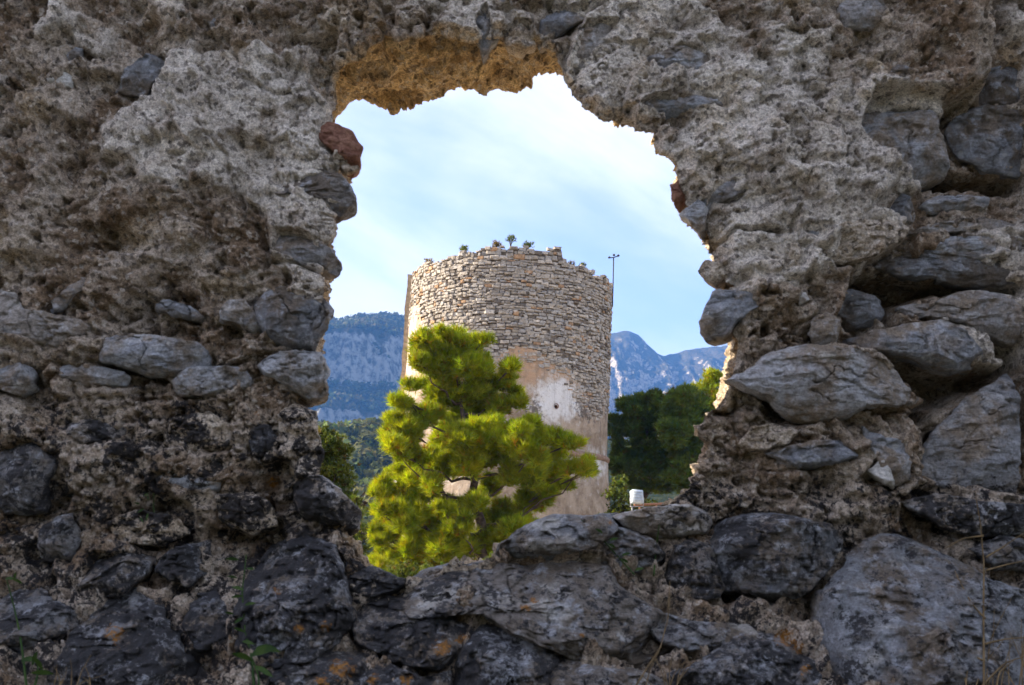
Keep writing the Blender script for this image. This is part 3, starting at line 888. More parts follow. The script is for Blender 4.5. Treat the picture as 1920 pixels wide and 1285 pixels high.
    # seats of the stones: sunk below them and a dark joint round each
    for W in STN_W:
        pw = W[:, [0, 2]]
        m = front & (X > pw[:, 0].min() - .05) & (X < pw[:, 0].max() + .05) & (Z > pw[:, 1].min() - .05) & (Z < pw[:, 1].max() + .05)
        i = np.where(m)[0]
        if len(i) == 0:
            continue
        sdd = poly_sd(pw, X[i], Z[i])
        jn = fbm(P[i] * 13.0 + 60, 3)
        lip = 0.012 + 0.040 * sstep(-0.05, 0.3, fbm(P[i] * 9.0 + 15, 3))      # mortar laps over the stone's edge in places
        h[i] = np.where(sdd < -lip * 0.3, np.minimum(h[i], 0.03) - 0.05 * sstep(-lip * 0.3, -lip - 0.012, sdd), h[i])
        below = sstep(pw[:, 1].mean() + 0.01, pw[:, 1].mean() - 0.02, Z[i])
        h[i] -= (0.004 + 0.020 * below) * sstep(0.013, 0.003, np.abs(sdd + 0.001)) * sstep(-0.15, 0.18, jn)
    h = np.where(row >= nj + 221, 0.03 * fbm(P * 3.0, 3), h)
    P = P + nn * h[:, None]
    # sideways roughness of the arris and of the far edge
    edge = sstep(12, 0, np.abs(row - nj).astype(float)) + sstep(8, 0, row.astype(float))
    P[:, 0] += edge * 0.010 * fbm(P * 24.0 + 7, 3)
    P[:, 2] += edge * 0.012 * fbm(P * 24.0 + 90, 3)
    blk, org, qx, qy = lichen_shade_masks(P)
    blk *= 1 - jam * 0.8
    pale = smooth_skin * (0.55 + 0.45 * sstep(-0.2, 0.2, fbm(P * 4.0 + 21, 3)))
    pale *= 1 - jam
    ochre = jam * (0.35 + 0.65 * sstep(420, 300, qy))  # golden bounce light under the arch painted in as ochre
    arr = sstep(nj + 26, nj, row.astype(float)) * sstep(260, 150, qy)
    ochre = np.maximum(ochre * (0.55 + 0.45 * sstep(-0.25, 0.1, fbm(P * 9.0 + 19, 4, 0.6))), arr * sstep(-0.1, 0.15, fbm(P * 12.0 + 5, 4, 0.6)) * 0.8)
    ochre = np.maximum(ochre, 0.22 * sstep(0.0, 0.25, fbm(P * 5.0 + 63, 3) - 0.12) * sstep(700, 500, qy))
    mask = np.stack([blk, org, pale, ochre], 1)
    V = [P]
    F = [grid_faces(nr, NT, True, True)]
    # back face of the wall
    nb = 9
    tb = np.linspace(0, 1, nb)[1:] ** 1.5
    ub = Bk[:, [0, 2]] - c0[[0, 2]]
    rb = np.hypot(ub[:, 0], ub[:, 1]); ub = ub / rb[:, None]
    Rb = rb[None] + (r2 - rb)[None] * tb[:, None]
    Bv = np.stack([c0[0] + Rb * ub[None, :, 0], np.full(Rb.shape, YB) + 0.02 * tb[:, None], c0[2] + Rb * ub[None, :, 1]], -1)
    Bv = Bv + 0.02 * fbm(Bv.reshape(-1, 3) * 5.0, 3).reshape(Rb.shape)[..., None] * np.array([0, 1, 0])
    base = len(P)
    V.append(Bv.reshape(-1, 3))
    fb = grid_faces(nb - 1, NT, True, False) + base
    kk = np.arange(NT)
    link = np.stack([kk, (kk + 1) % NT, base + (kk + 1) % NT, base + kk], 1)
    F = np.concatenate([F[0], fb, link])
    mask = np.concatenate([mask, np.tile([0, 0, 0.3, 0.2], (Bv.shape[0] * NT, 1))])
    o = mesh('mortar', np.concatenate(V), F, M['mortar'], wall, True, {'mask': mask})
    o['label'] = 'crumbling lime mortar and render that holds the stones'
    return o


build_mortar()


def catmull(p, n):
    m = len(p)
    seg = np.linalg.norm(np.roll(p, -1, 0) - p, axis=1)
    cum = np.concatenate([[0], np.cumsum(seg)])
    s = np.linspace(0, cum[-1], n, endpoint=False)
    k = np.clip(np.searchsorted(cum, s, 'right') - 1, 0, m - 1)
    t = ((s - cum[k]) / seg[k])[:, None]
    p0, p1, p2, p3 = p[(k - 1) % m], p[k], p[(k + 1) % m], p[(k + 2) % m]
    cr = 0.5 * (2 * p1 + (p2 - p0) * t + (2 * p0 - 5 * p1 + 4 * p2 - p3) * t ** 2 + (3 * p1 - p0 - 3 * p2 + p3) * t ** 3)
    return 0.05 * cr + 0.95 * (p1 * (1 - t) + p2 * t)


def build_stone(idx, pts, H, tone, dep):
    W = STN_W[idx]
    rg = np.random.default_rng(100 + idx)
    pw = W[:, [0, 2]]
    size = np.ptp(pw, axis=0)
    big = size.max()
    n = int(np.clip(big * 440, 60, 190))
    o = catmull(pw, n)
    cen = o.mean(0)
    nrm = np.roll(o, -1, 0) - np.roll(o, 1, 0)
    nrm = np.stack([nrm[:, 1], -nrm[:, 0]], 1) / (np.linalg.norm(nrm, axis=1)[:, None] + 1e-9)
    o3 = np.stack([o[:, 0], np.full(n, idx * 1.7), o[:, 1]], 1)
    o = o + nrm * ((0.03 * big * fbm(o3 * (2.6 / big), 4, 0.6) + 0.006 * fbm(o3 * 40, 3, 0.6)))[:, None]
    rings = int(np.clip(big * 160, 12, 58))
    rho = np.linspace(0, 1, rings + 1)[1:]
    rho = 1 - (1 - rho) ** 1.25
    Q = cen + rho[:, None, None] * (o - cen)[None]                 # rings x n x 2
    Q = np.concatenate([np.broadcast_to(cen, (1, n, 2)), Q])
    RR = np.concatenate([[0], rho])[:, None] * np.ones((1, n))
    q = (Q - cen) / (0.5 * size)
    # broken facets: lowest of several planes
    lo = 1.0 + rg.uniform(-0.3, 0.3) * q[..., 0] - rg.uniform(-0.1, 0.4) * q[..., 1]
    wq = 0.05 * fbm(np.stack([q[..., 0] * 1.4, q[..., 0] * 0 + idx, q[..., 1] * 1.4], -1), 3)
    nf = 9 if tone != 'c' else 5
    for k in range(nf):
        a = 2 * np.pi * (k + rg.uniform(-.5, .5)) / nf
        sl = rg.uniform(1.4, 4.5); off = rg.uniform(0.58, 0.92)
        if k % 3 == 0:
            sl, off = rg.uniform(0.35, 1.0), rg.uniform(-0.1, 0.35)
        lo = np.minimum(lo, 1.0 + rg.uniform(-.08, .12) - sl * (np.cos(a) * q[..., 0] + np.sin(a) * q[..., 1] - off + wq))
    if tone in 'gd':                                               # an undercut, overhanging lower edge
        lo = np.minimum(lo, 1.06 - 1.5 * np.maximum(0, -q[..., 1] - rg.uniform(0.25, 0.5) - 0.25 * fbm(np.stack([q[..., 0] * 1.5, q[..., 0] * 0 + idx, q[..., 0] * 0], -1), 2)))
    foot = np.mean([q_ for _, q_ in pts]) > 1010
    if foot:                                                       # boulders at the foot are rounder
        lo = lo - 0.22 * (q[..., 0] ** 2 + q[..., 1] ** 2) + 0.15
    Hs = max(abs(H) * (1.6 if foot else 1.25), 0.02)
    back = 0.0
    if H < 0 or any(poly_sd(px_poly(CORE), cen[None, 0], cen[None, 1]) < 0):
        back = 0.085 if H < 0.06 else 0.045
    amp = 0.9 if tone in 'gdw' else 1.0
    h = Hs * (np.maximum(lo, -0.25) - 0.10 - 0.18 * sstep(0.93, 1.0, RR) ** 2)
    P3 = np.stack([Q[..., 0], np.full(Q.shape[:2], idx * 0.37), Q[..., 1]], -1)
    Pf = P3.reshape(-1, 3)
    wu = Pf[:, 0] + 0.02 * fbm(Pf * 12, 3) + idx; wv = Pf[:, 2] + 0.02 * fbm(Pf * 12 + 9, 3) + idx * 0.7
    rel = 0.013 * facet(wu * 9.0, wv * 13.0) + 0.005 * facet(wu * 25.0, wv * 36.0) + 0.007 * fbm(Pf * np.array([14., 14., 26.]), 5, 0.55, 'r') + 0.003 * fbm(Pf * 80, 2)
    tq = 2.6 * fbm(Pf * np.array([6., 6., 15.]) + 70, 4, 0.5)
    rel = rel + 0.009 * (np.floor(tq) + sstep(0.42, 0.58, tq - np.floor(tq)))            # broken bedding steps
    ckl = np.abs(fbm(Pf * 7.0 + 31, 4, 0.5))
    rel = rel - 0.010 * sstep(0.02, 0.004, ckl) * sstep(0.0, 0.2, fbm(Pf * 4.0 + 80, 2))
    if tone in 'lc':
        rel = rel * 1.1 + 0.012 * fbm(Pf * 26.0 + 8, 3, 0.6) + 0.006 * fbm(Pf * 70, 2) - 0.010 * sstep(0.15, 0.4, fbm(Pf * 34 + 3, 3))
    if foot:
        rel = rel * 1.35 + 0.020 * fbm(Pf * 11.0 + 5, 4, 0.6, 'b') + 0.008 * fbm(Pf * 40.0 + 15, 3, 0.6)
    scale = min(1.0, big / 0.12)
    h = h + rel.reshape(h.shape) * scale * amp - back
    y = depth_at(Q[..., 1]) - h
    front = np.stack([Q[..., 0], y, Q[..., 1]], -1)
    front[0] = front[0].mean(0)
    # sides run back into the wall, narrowing
    ns = 7
    tt = np.linspace(0, 1, ns + 1)[1:]
    edge = front[-1]
    sides = []
    hd = np.array([cen[0] - 0.0, cen[1] - 2.05]); hd = hd / (np.linalg.norm(hd) + 1e-6)
    if dep > 0.24:
        dep *= 0.6
    for t in tt:
        s_ = 1 + 0.02 * math.sin(t * 3.1) - (0.22 if tone != 'r' else 0.05) * t ** 1.5
        e = edge.copy()
        e[:, 0] = cen[0] + (edge[:, 0] - cen[0]) * s_
        e[:, 2] = cen[1] + (edge[:, 2] - cen[1]) * s_
        e[:, 1] = edge[:, 1] + dep * t
        e[:, 0] += hd[0] * dep * t * 0.32; e[:, 2] += hd[1] * dep * t * 0.32
        e += (0.006 * scale * fbm(e * 22.0 + 5, 3))[:, None] * np.array([1, 0, 1])
        sides.append(e)
    Gd = np.concatenate([front, np.array(sides)])
    nr = Gd.shape[0]
    V = Gd.reshape(-1, 3)
    f = grid_faces(nr, n, True, True)
    # centre is a fan: first ring collapses to a point
    cap = len(V)
    V = np.concatenate([V, sides[-1].mean(0)[None]])
    k = np.arange(n)
    tri = np.stack([(nr - 1) * n + k, np.full(n, cap), (nr - 1) * n + (k + 1) % n], 1)
    a0 = V[f[:, 0]]; 
    blk, org, qx, qy = lichen_shade_masks(V, {'l': 0.2, 'c': 0.12, 'd': 0.08, 'g': -0.06, 'w': -1, 'r': -1}[tone])
    wht = np.zeros(len(V))
    if tone == 'w':
        wht[:] = 0.9
    if tone == 'g':
        wht = 0.5 * sstep(0.18, 0.4, fbm(V * np.array([6., 6., 14.]) + idx, 4, 0.6))
    red = np.full(len(V), 1.0 if tone == 'r' else 0.0)
    mask = np.stack([blk, org, wht, red], 1)
    mt = M['mortar'] if tone == 'c' else M['dark_or_shaded_stone'] if (tone == 'd' or np.mean([q_ for _, q_ in pts]) > 1010) and tone not in 'wr' else M['stone']
    if tone == 'c':
        mask[:, 2] = 0.25; mask[:, 3] = 0.15
    ob = mesh('brick' if tone == 'r' else 'stone', V, [f, tri], mt, wall, True, {'mask': mask})
    if tone == 'r':
        ob['label'] = 'reddish brown brick sticking out of the jamb'
    elif tone == 'w':
        ob['label'] = 'small white stone set in the mortar'
    return ob


for i_, s_ in enumerate(STN):
    build_stone(i_, *s_)


def settle(o, loc):
    """put a thing's Empty at its base without moving its parts"""
    o.location = loc
    for c in o.children:
        c.location = c.location - Vector(loc)


settle(wall, (0, 2.6, 0))

# ------------------------------------------------------------------ ground, hill, mountains
M['ground'] = simple('dry_ground', (0.5, 0.5, 0.5), (1.0, 1.0, 1.0), 3.0, 0.95, 0.03, 5.0, True)


def ground_z(x, y):
    z = np.where(y > 2.6, -0.9 * sstep(2.6, 9.0, y), 0.0)
    z = z + 3.5 * sstep(-0.4, -4.0, y)  # unseen bank behind the camera, added to block low sky light
    z = z - 26.0 * sstep(62, 210, y) - 9.0 * sstep(-7, -45, x) * sstep(6, 20, y)
    return z


def build_ground():
    nr, na = 110, 120
    r = 0.3 * (7000 / 0.3) ** np.linspace(0, 1, nr)
    a = np.linspace(0, 2 * np.pi, na, endpoint=False)
    R, A = np.meshgrid(r, a, indexing='ij')
    X, Y = R * np.cos(A), R * np.sin(A)
    Z = ground_z(X, Y)
    P = np.stack([X, Y, Z], -1).reshape(-1, 3)
    rr = R.reshape(-1)
    P[:, 2] += 0.06 * fbm(P * 0.9, 3) * sstep(0.5, 3, rr) + 2.0 * fbm(P * 0.01, 3) * sstep(60, 200, rr)
    V = np.concatenate([P, [[0, 0, 0.0]]])
    k = np.arange(na)
    tri = np.stack([k, (k + 1) % na, np.full(na, nr * na)], 1)[:, ::-1]
    # stony earth beyond the wall paled to bounce light, near grass darkened to bounce little, scrub in the valley
    k1 = sstep(2.5, 2.9, V[:, 1])[:, None]; k2 = sstep(60, 120, V[:, 1])[:, None]
    tint = np.array([0.06, 0.068, 0.05]) * (1 - k1) + k1 * ((1 - k2) * np.array([0.46, 0.37, 0.26]) + k2 * np.array([0.07, 0.08, 0.04]))
    tag(mesh('ground', V, [grid_faces(nr, na, True, False), tri], M['ground'], None, True, {'tint': tint}), kind='structure')


build_ground()


def hill_material(name, rock, forest, top, sc, thr):
    m, nt, b = new_mat(name, 1.0, 0.0)
    geo = N(nt, 'ShaderNodeNewGeometry')
    P = geo.outputs['Position']
    sep = N(nt, 'ShaderNodeSeparateXYZ')
    nt.links.new(geo.outputs['Normal'], sep.inputs[0])
    n = noise(nt, P, sc, 8, 0.7)
    f = mathn(nt, 'ADD', sep.outputs['Z'], mathn(nt, 'MULTIPLY', mathn(nt, 'SUBTRACT', n, 0.5), 1.4))
    n2 = noise(nt, P, sc * 5, 6, 0.7)
    fc = mixc(nt, rangen(nt, n2, 0.35, 0.65), forest, top)
    rc = mixc(nt, rangen(nt, n2, 0.38, 0.58), tuple(0.28 * v for v in rock), rock)
    c = mixc(nt, rangen(nt, f, thr - 0.06, thr + 0.06), rc, fc)
    nt.links.new(c, b.inputs['Base Color'])
    bump(nt, b, n2, 1.0, 6.0)
    return m


M['mtn'] = hill_material('mountain_rock', (0.31, 0.30, 0.28), (0.024, 0.03, 0.018), (0.085, 0.07, 0.045), 0.014, 0.52)
M['mtn2'] = hill_material('far_mountain_rock', (0.44, 0.37, 0.29), (0.035, 0.042, 0.026), (0.12, 0.095, 0.065), 0.026, 0.66)
M['hill'] = hill_material('hill_scrub', (0.20, 0.18, 0.14), (0.030, 0.042, 0.018), (0.07, 0.075, 0.03), 0.05, 0.3)


def mountain(name, ridge, Yr, Yf, zfoot, mat, xlo, xhi, nx, nt_, shape, namp, skew=0.0, off=0.0, back=0.8):
    rp = np.array([a for a, _ in ridge], float); rq = np.array([b for _, b in ridge], float)
    x = np.linspace(xlo, xhi, nx)
    yr = Yr + skew * (x + 250)
    zt = np.full(nx, 300.0)
    for _ in range(6):
        pxs = 960 + FPX * x / (yr * CP + (zt - EYE) * SP)
        zt = at(pxs, np.interp(pxs, rp, rq), yr)[..., 2]
    zt = zt + namp * 0.10 * fbm(np.stack([x * 0.02, x * 0 + off, x * 0], -1), 4, 0.6)
    t = np.concatenate([np.linspace(0, 1, nt_), np.linspace(1.03, 1 + back, 12)])
    T, X = np.meshgrid(t, x, indexing='ij')
    q = np.stack([X * 0.0030 + off, T * 1.3, X * 0], -1)
    n = fbm(q, 4, 0.55)
    tt = np.clip(T + 0.12 * n * np.sin(np.pi * np.clip(T, 0, 1)), 0, 1)
    s = np.interp(tt, [a for a, _ in shape], [b for _, b in shape])
    s = np.where(T > 1, 1 - (T - 1) * 0.75, s)
    Z = zfoot + (zt[None] - zfoot) * s
    Y = Yf + (Yr - Yf) * T
    # gullies cut the slope
    g = fbm(np.stack([X * 0.008 + off, T * 0.8, Z * 0.002], -1), 5, 0.55, 'r')
    fade = np.sin(np.pi * np.clip(T, 0, 1)) ** 0.6
    Y = Y - namp * 2.2 * g * fade
    Z = Z + namp * 0.5 * fbm(np.stack([X * 0.02, Y * 0.02, Z * 0.02], -1), 4, 0.6) * fade
    # the foot of the slope bends so that it faces the right, away from the sun
    Y = Y + skew * (X + 250)
    P = np.stack([X, Y, Z], -1)
    return tag(mesh(name, P.reshape(-1, 3), grid_faces(len(t), nx, False, False), mat), kind='structure'), P


LM, LMP = mountain('mountain_left', [(-200, 660), (300, 628), (480, 610), (615, 603), (650, 600), (700, 597), (740, 595), (770, 598), (850, 604), (950, 660), (1050, 760), (1200, 900)],
                   1900, 1150, -25, M['mtn'], -900, 300, 320, 150,
                   [(0, 0), (.35, .16), (.43, .20), (.47, .46), (.62, .58), (.66, .80), (1, 1)], 34, 0.55, 3.0)
RM, RMP = mountain('mountain_right', [(600, 900), (850, 760), (1000, 690), (1080, 648), (1125, 632), (1150, 624), (1165, 621), (1180, 620), (1196, 627), (1215, 648), (1232, 664), (1245, 668), (1270, 662),
                                      (1300, 655), (1335, 650), (1360, 647), (1450, 640), (1700, 660), (2200, 700)],
                   3000, 1700, -25, M['mtn2'], -500, 1500, 360, 120,
                   [(0, 0), (.3, .14), (.55, .42), (.7, .62), (.85, .84), (1, 1)], 95, 0.0, 9.0)
HL, HLP = mountain('hill', [(-400, 830), (400, 815), (600, 811), (660, 809), (700, 806), (745, 803), (800, 802), (1000, 812), (1200, 830), (1500, 860), (2400, 880)],
                   430, 170, -24, M['hill'], -260, 330, 220, 70, [(0, 0), (.5, .42), (.85, .9), (1, 1)], 7, 0.0, 5.0)


def scatter_blobs(name, P, count, size, mat, label, cond=None, tris=10, seed=1, stretch=1.0):
    rg = np.random.default_rng(seed)
    nr, nc = P.shape[:2]
    i = rg.integers(0, nr - 13, count * 3); j = rg.integers(0, nc - 1, count * 3)
    a, b_ = rg.random(len(i))[:, None], rg.random(len(i))[:, None]
    p = P[i, j] * (1 - a) * (1 - b_) + P[i + 1, j] * a * (1 - b_) + P[i, j + 1] * (1 - a) * b_ + P[i + 1, j + 1] * a * b_
    dz = np.linalg.norm((P[i + 1, j] - P[i, j])[:, :2], axis=1) / (np.abs(P[i + 1, j, 2] - P[i, j, 2]) + 0.1)
    keep = dz > 0.7
    if cond is not None:
        keep &= cond(p)
    p = p[keep][:count]
    n = len(p)
    s = size * rg.uniform(0.6, 1.35, n)
    d = rg.normal(size=(n, tris, 3)); d /= np.linalg.norm(d, axis=2)[..., None]
    c = p[:, None] + d * s[:, None, None] * rg.uniform(0.55, 1.0, (n, tris, 1)) * np.array([1, 1, stretch]) + (s * stretch * 0.7)[:, None, None] * np.array([0, 0, 1])
    e1 = rg.normal(size=(n, tris, 3)); e2 = np.cross(e1, d + 0.4 * rg.normal(size=d.shape))
    e1 = np.cross(e2, d)
    e1 /= np.linalg.norm(e1, axis=2)[..., None]; e2 /= np.linalg.norm(e2, axis=2)[..., None]
    w = s[:, None, None] * rg.uniform(0.35, 0.7, (n, tris, 1))
    V = np.stack([c - e1 * w - e2 * w * 0.6, c + e1 * w - e2 * w * 0.6, c + e2 * w], 2).reshape(-1, 3)
    tint = np.repeat(rg.uniform(0.6, 1.4, (n, 1)) * np.array([[1, 1, 1]]) * rg.uniform(0.85, 1.15, (n, 3)), tris * 3, 0)
    return tag(mesh(name, V, np.arange(len(V)).reshape(-1, 3), mat, None, False, {'tint': tint}), label, 'trees', None, 'stuff')


M['far_leaf'] = simple('far_foliage', (0.045, 0.055, 0.02), (0.095, 0.09, 0.035), 0.06, 0.9, 0, 3, True, 0.2)
M['hill_leaf'] = simple('hill_foliage', (0.06, 0.075, 0.018), (0.13, 0.13, 0.035), 0.1, 0.9, 0, 3, True, 0.25)
scatter_blobs('mountain_forest', LMP, 9000, 5.5, M['far_leaf'], 'dark woodland over the long mountain to the left of the tower',
              lambda p: (p[:, 0] > -700) & (p[:, 0] < -60), 8, 2)
scatter_blobs('hill_forest', HLP, 4600, 2.4, M['hill_leaf'], 'sunlit scrubby trees along the low hill below the mountain',
              lambda p: (p[:, 0] > -230) & (p[:, 0] < 20), 26, 3)

# ------------------------------------------------------------------ round tower
TY, TR = 49.0, 5.0
TX = float(at(944, 700, TY)[0])
TZ = -0.9
zl = lambda py, Y=TY: float(at(960, py, Y)[2]) - TZ       # height above the tower's foot
Z_TOP = zl(463, TY - TR)
Z_RING = float(at(1140, 856, TY)[2]) - TZ
tower = empty('round_tower', 'round roofless stone tower with patches of pink and white plaster, behind the pine', 'tower')
LEAN = math.radians(2.8)
TX = float(at(952, 700, TY)[0]) - zl(700) * math.sin(LEAN)


def cyl(th, R, z):
    """local tower coordinates; th = 0 faces the camera, + to the right"""
    return np.stack([R * np.sin(th), -R * np.cos(th), z + 0 * th], -1)


def tower_px(V):
    c, s = math.cos(LEAN), math.sin(LEAN)
    W = np.stack([V[..., 0] * c + V[..., 2] * s + TX, V[..., 1] + TY, -V[..., 0] * s + V[..., 2] * c + TZ], -1)
    return to_px(W)


def rim(th):
    """height of the broken top"""
    t3 = np.stack([np.sin(th) * 5, np.cos(th) * 5, th * 0], -1)
    z = Z_TOP + 0.12 * fbm(t3 * 0.9, 3) + 0.10 * np.round(1.6 * fbm(t3 * 2.3 + 4, 2))
    d = np.degrees(th)
    z = z - 0.42 * sstep(27, 29, d) * sstep(120, 60, d) - 0.2 * sstep(44, 47, d)
    z = z + 0.22 * sstep(22, 23, d) * sstep(28.5, 27.5, d) - 0.25 * sstep(-17, -19, d) * sstep(-150, -60, d) - 0.18 * sstep(-34, -37, d)
    return z


def stone_mat():
    m, nt, b = new_mat('tower_stone', 0.95, 0.1)
    geo = N(nt, 'ShaderNodeNewGeometry')
    P = geo.outputs['Position']
    c = attr(nt, 'tint').outputs['Color']
    n = noise(nt, P, 6, 6, 0.7)
    c = mixc(nt, rangen(nt, n, 0.3, 0.7), mixc(nt, 1.0, c, (0.62, 0.6, 0.58), 'MULTIPLY'), mixc(nt, 1.0, c, (1.25, 1.22, 1.18), 'MULTIPLY'))
    nt.links.new(c, b.inputs['Base Color'])
    bump(nt, b, n, 1.0, 0.05)
    return m


M['tstone'] = stone_mat()
M['tcore'] = simple('tower_mortar', (0.11, 0.09, 0.07), (0.23, 0.19, 0.15), 3.0, 0.95, 0.05)


def plaster_mat():
    m, nt, b = new_mat('tower_plaster', 0.95, 0.1)
    geo = N(nt, 'ShaderNodeNewGeometry')
    P = geo.outputs['Position']
    k = N(nt, 'ShaderNodeSeparateColor')
    nt.links.new(attr(nt, 'mask').outputs['Color'], k.inputs[0])
    n = noise(nt, P, 1.3, 8, 0.68)
    c = mixc(nt, rangen(nt, n, 0.36, 0.64), (0.25, 0.19, 0.135), (0.42, 0.34, 0.26))
    c = mixc(nt, mathn(nt, 'MULTIPLY', k.outputs[2], rangen(nt, noise(nt, P, 2.2, 6, 0.6), 0.3, 0.55)), c, (0.46, 0.31, 0.20))
    wf = mathn(nt, 'ADD', k.outputs[0], mathn(nt, 'MULTIPLY', mathn(nt, 'SUBTRACT', noise(nt, P, 1.8, 8, 0.7), 0.5), 1.6))
    c = mixc(nt, rangen(nt, wf, 0.3, 0.85), c, (0.66, 0.66, 0.66))
    dk = mathn(nt, 'ADD', k.outputs[1], mathn(nt, 'MULTIPLY', mathn(nt, 'SUBTRACT', noise(nt, P, 4.5, 7, 0.72), 0.5), 2.2))
    c = mixc(nt, rangen(nt, dk, 0.42, 0.72, 0, 0.8), c, (0.08, 0.07, 0.065))
    st = N(nt, 'ShaderNodeMapping')
    st.inputs['Scale'].default_value = (3.5, 3.5, 0.35)
    nt.links.new(P, st.inputs['Vector'])
    c = mixc(nt, rangen(nt, noise(nt, st.outputs[0], 1.4, 6, 0.65), 0.48, 0.75, 0, 0.4), c, (0.16, 0.135, 0.115))
    c = mixc(nt, rangen(nt, noise(nt, P, 7, 8, 0.75), 0.52, 0.7, 0, 0.55), c, (0.12, 0.10, 0.085))
    c = mixc(nt, rangen(nt, noise(nt, P, 3.1, 8, 0.75), 0.53, 0.68, 0, 0.5), c, (0.56, 0.53, 0.49))
    nt.links.new(c, b.inputs['Base Color'])
    bump(nt, b, mathn(nt, 'ADD', n, noise(nt, P, 9, 6, 0.7)), 1.0, 0.06)
    return m


M['plaster'] = plaster_mat()


def plaster_top(th):
    """upper ragged edge of the surviving plaster, as a height"""
    d = np.degrees(th)
    t3 = np.stack([np.sin(th) * 5, np.cos(th) * 5, th * 0], -1)
    py = np.interp(d, [-120, -80, -60, -42, -30, -12, 0, 10, 20, 30, 40, 50, 62, 75, 120], [600, 560, 560, 720, 715, 690, 662, 655, 668, 690, 712, 735, 745, 720, 700])
    z = np.interp(-py, -np.arange(500, 900, 5)[::-1].astype(float) if False else np.array([-900., -500.]), np.array([zl(900, TY - TR * 0.9), zl(500, TY - TR * 0.9)]))
    return z + 0.35 * fbm(t3 * 0.8, 4, 0.6)


_RT = np.linspace(-np.pi, np.pi, 3000); _RV = rim(_RT); _PV = plaster_top(_RT)
HOLE_TH = math.asin((1037 - 951) / 189.0)
HOLE_Z = zl(757, TY - TR * math.cos(HOLE_TH))


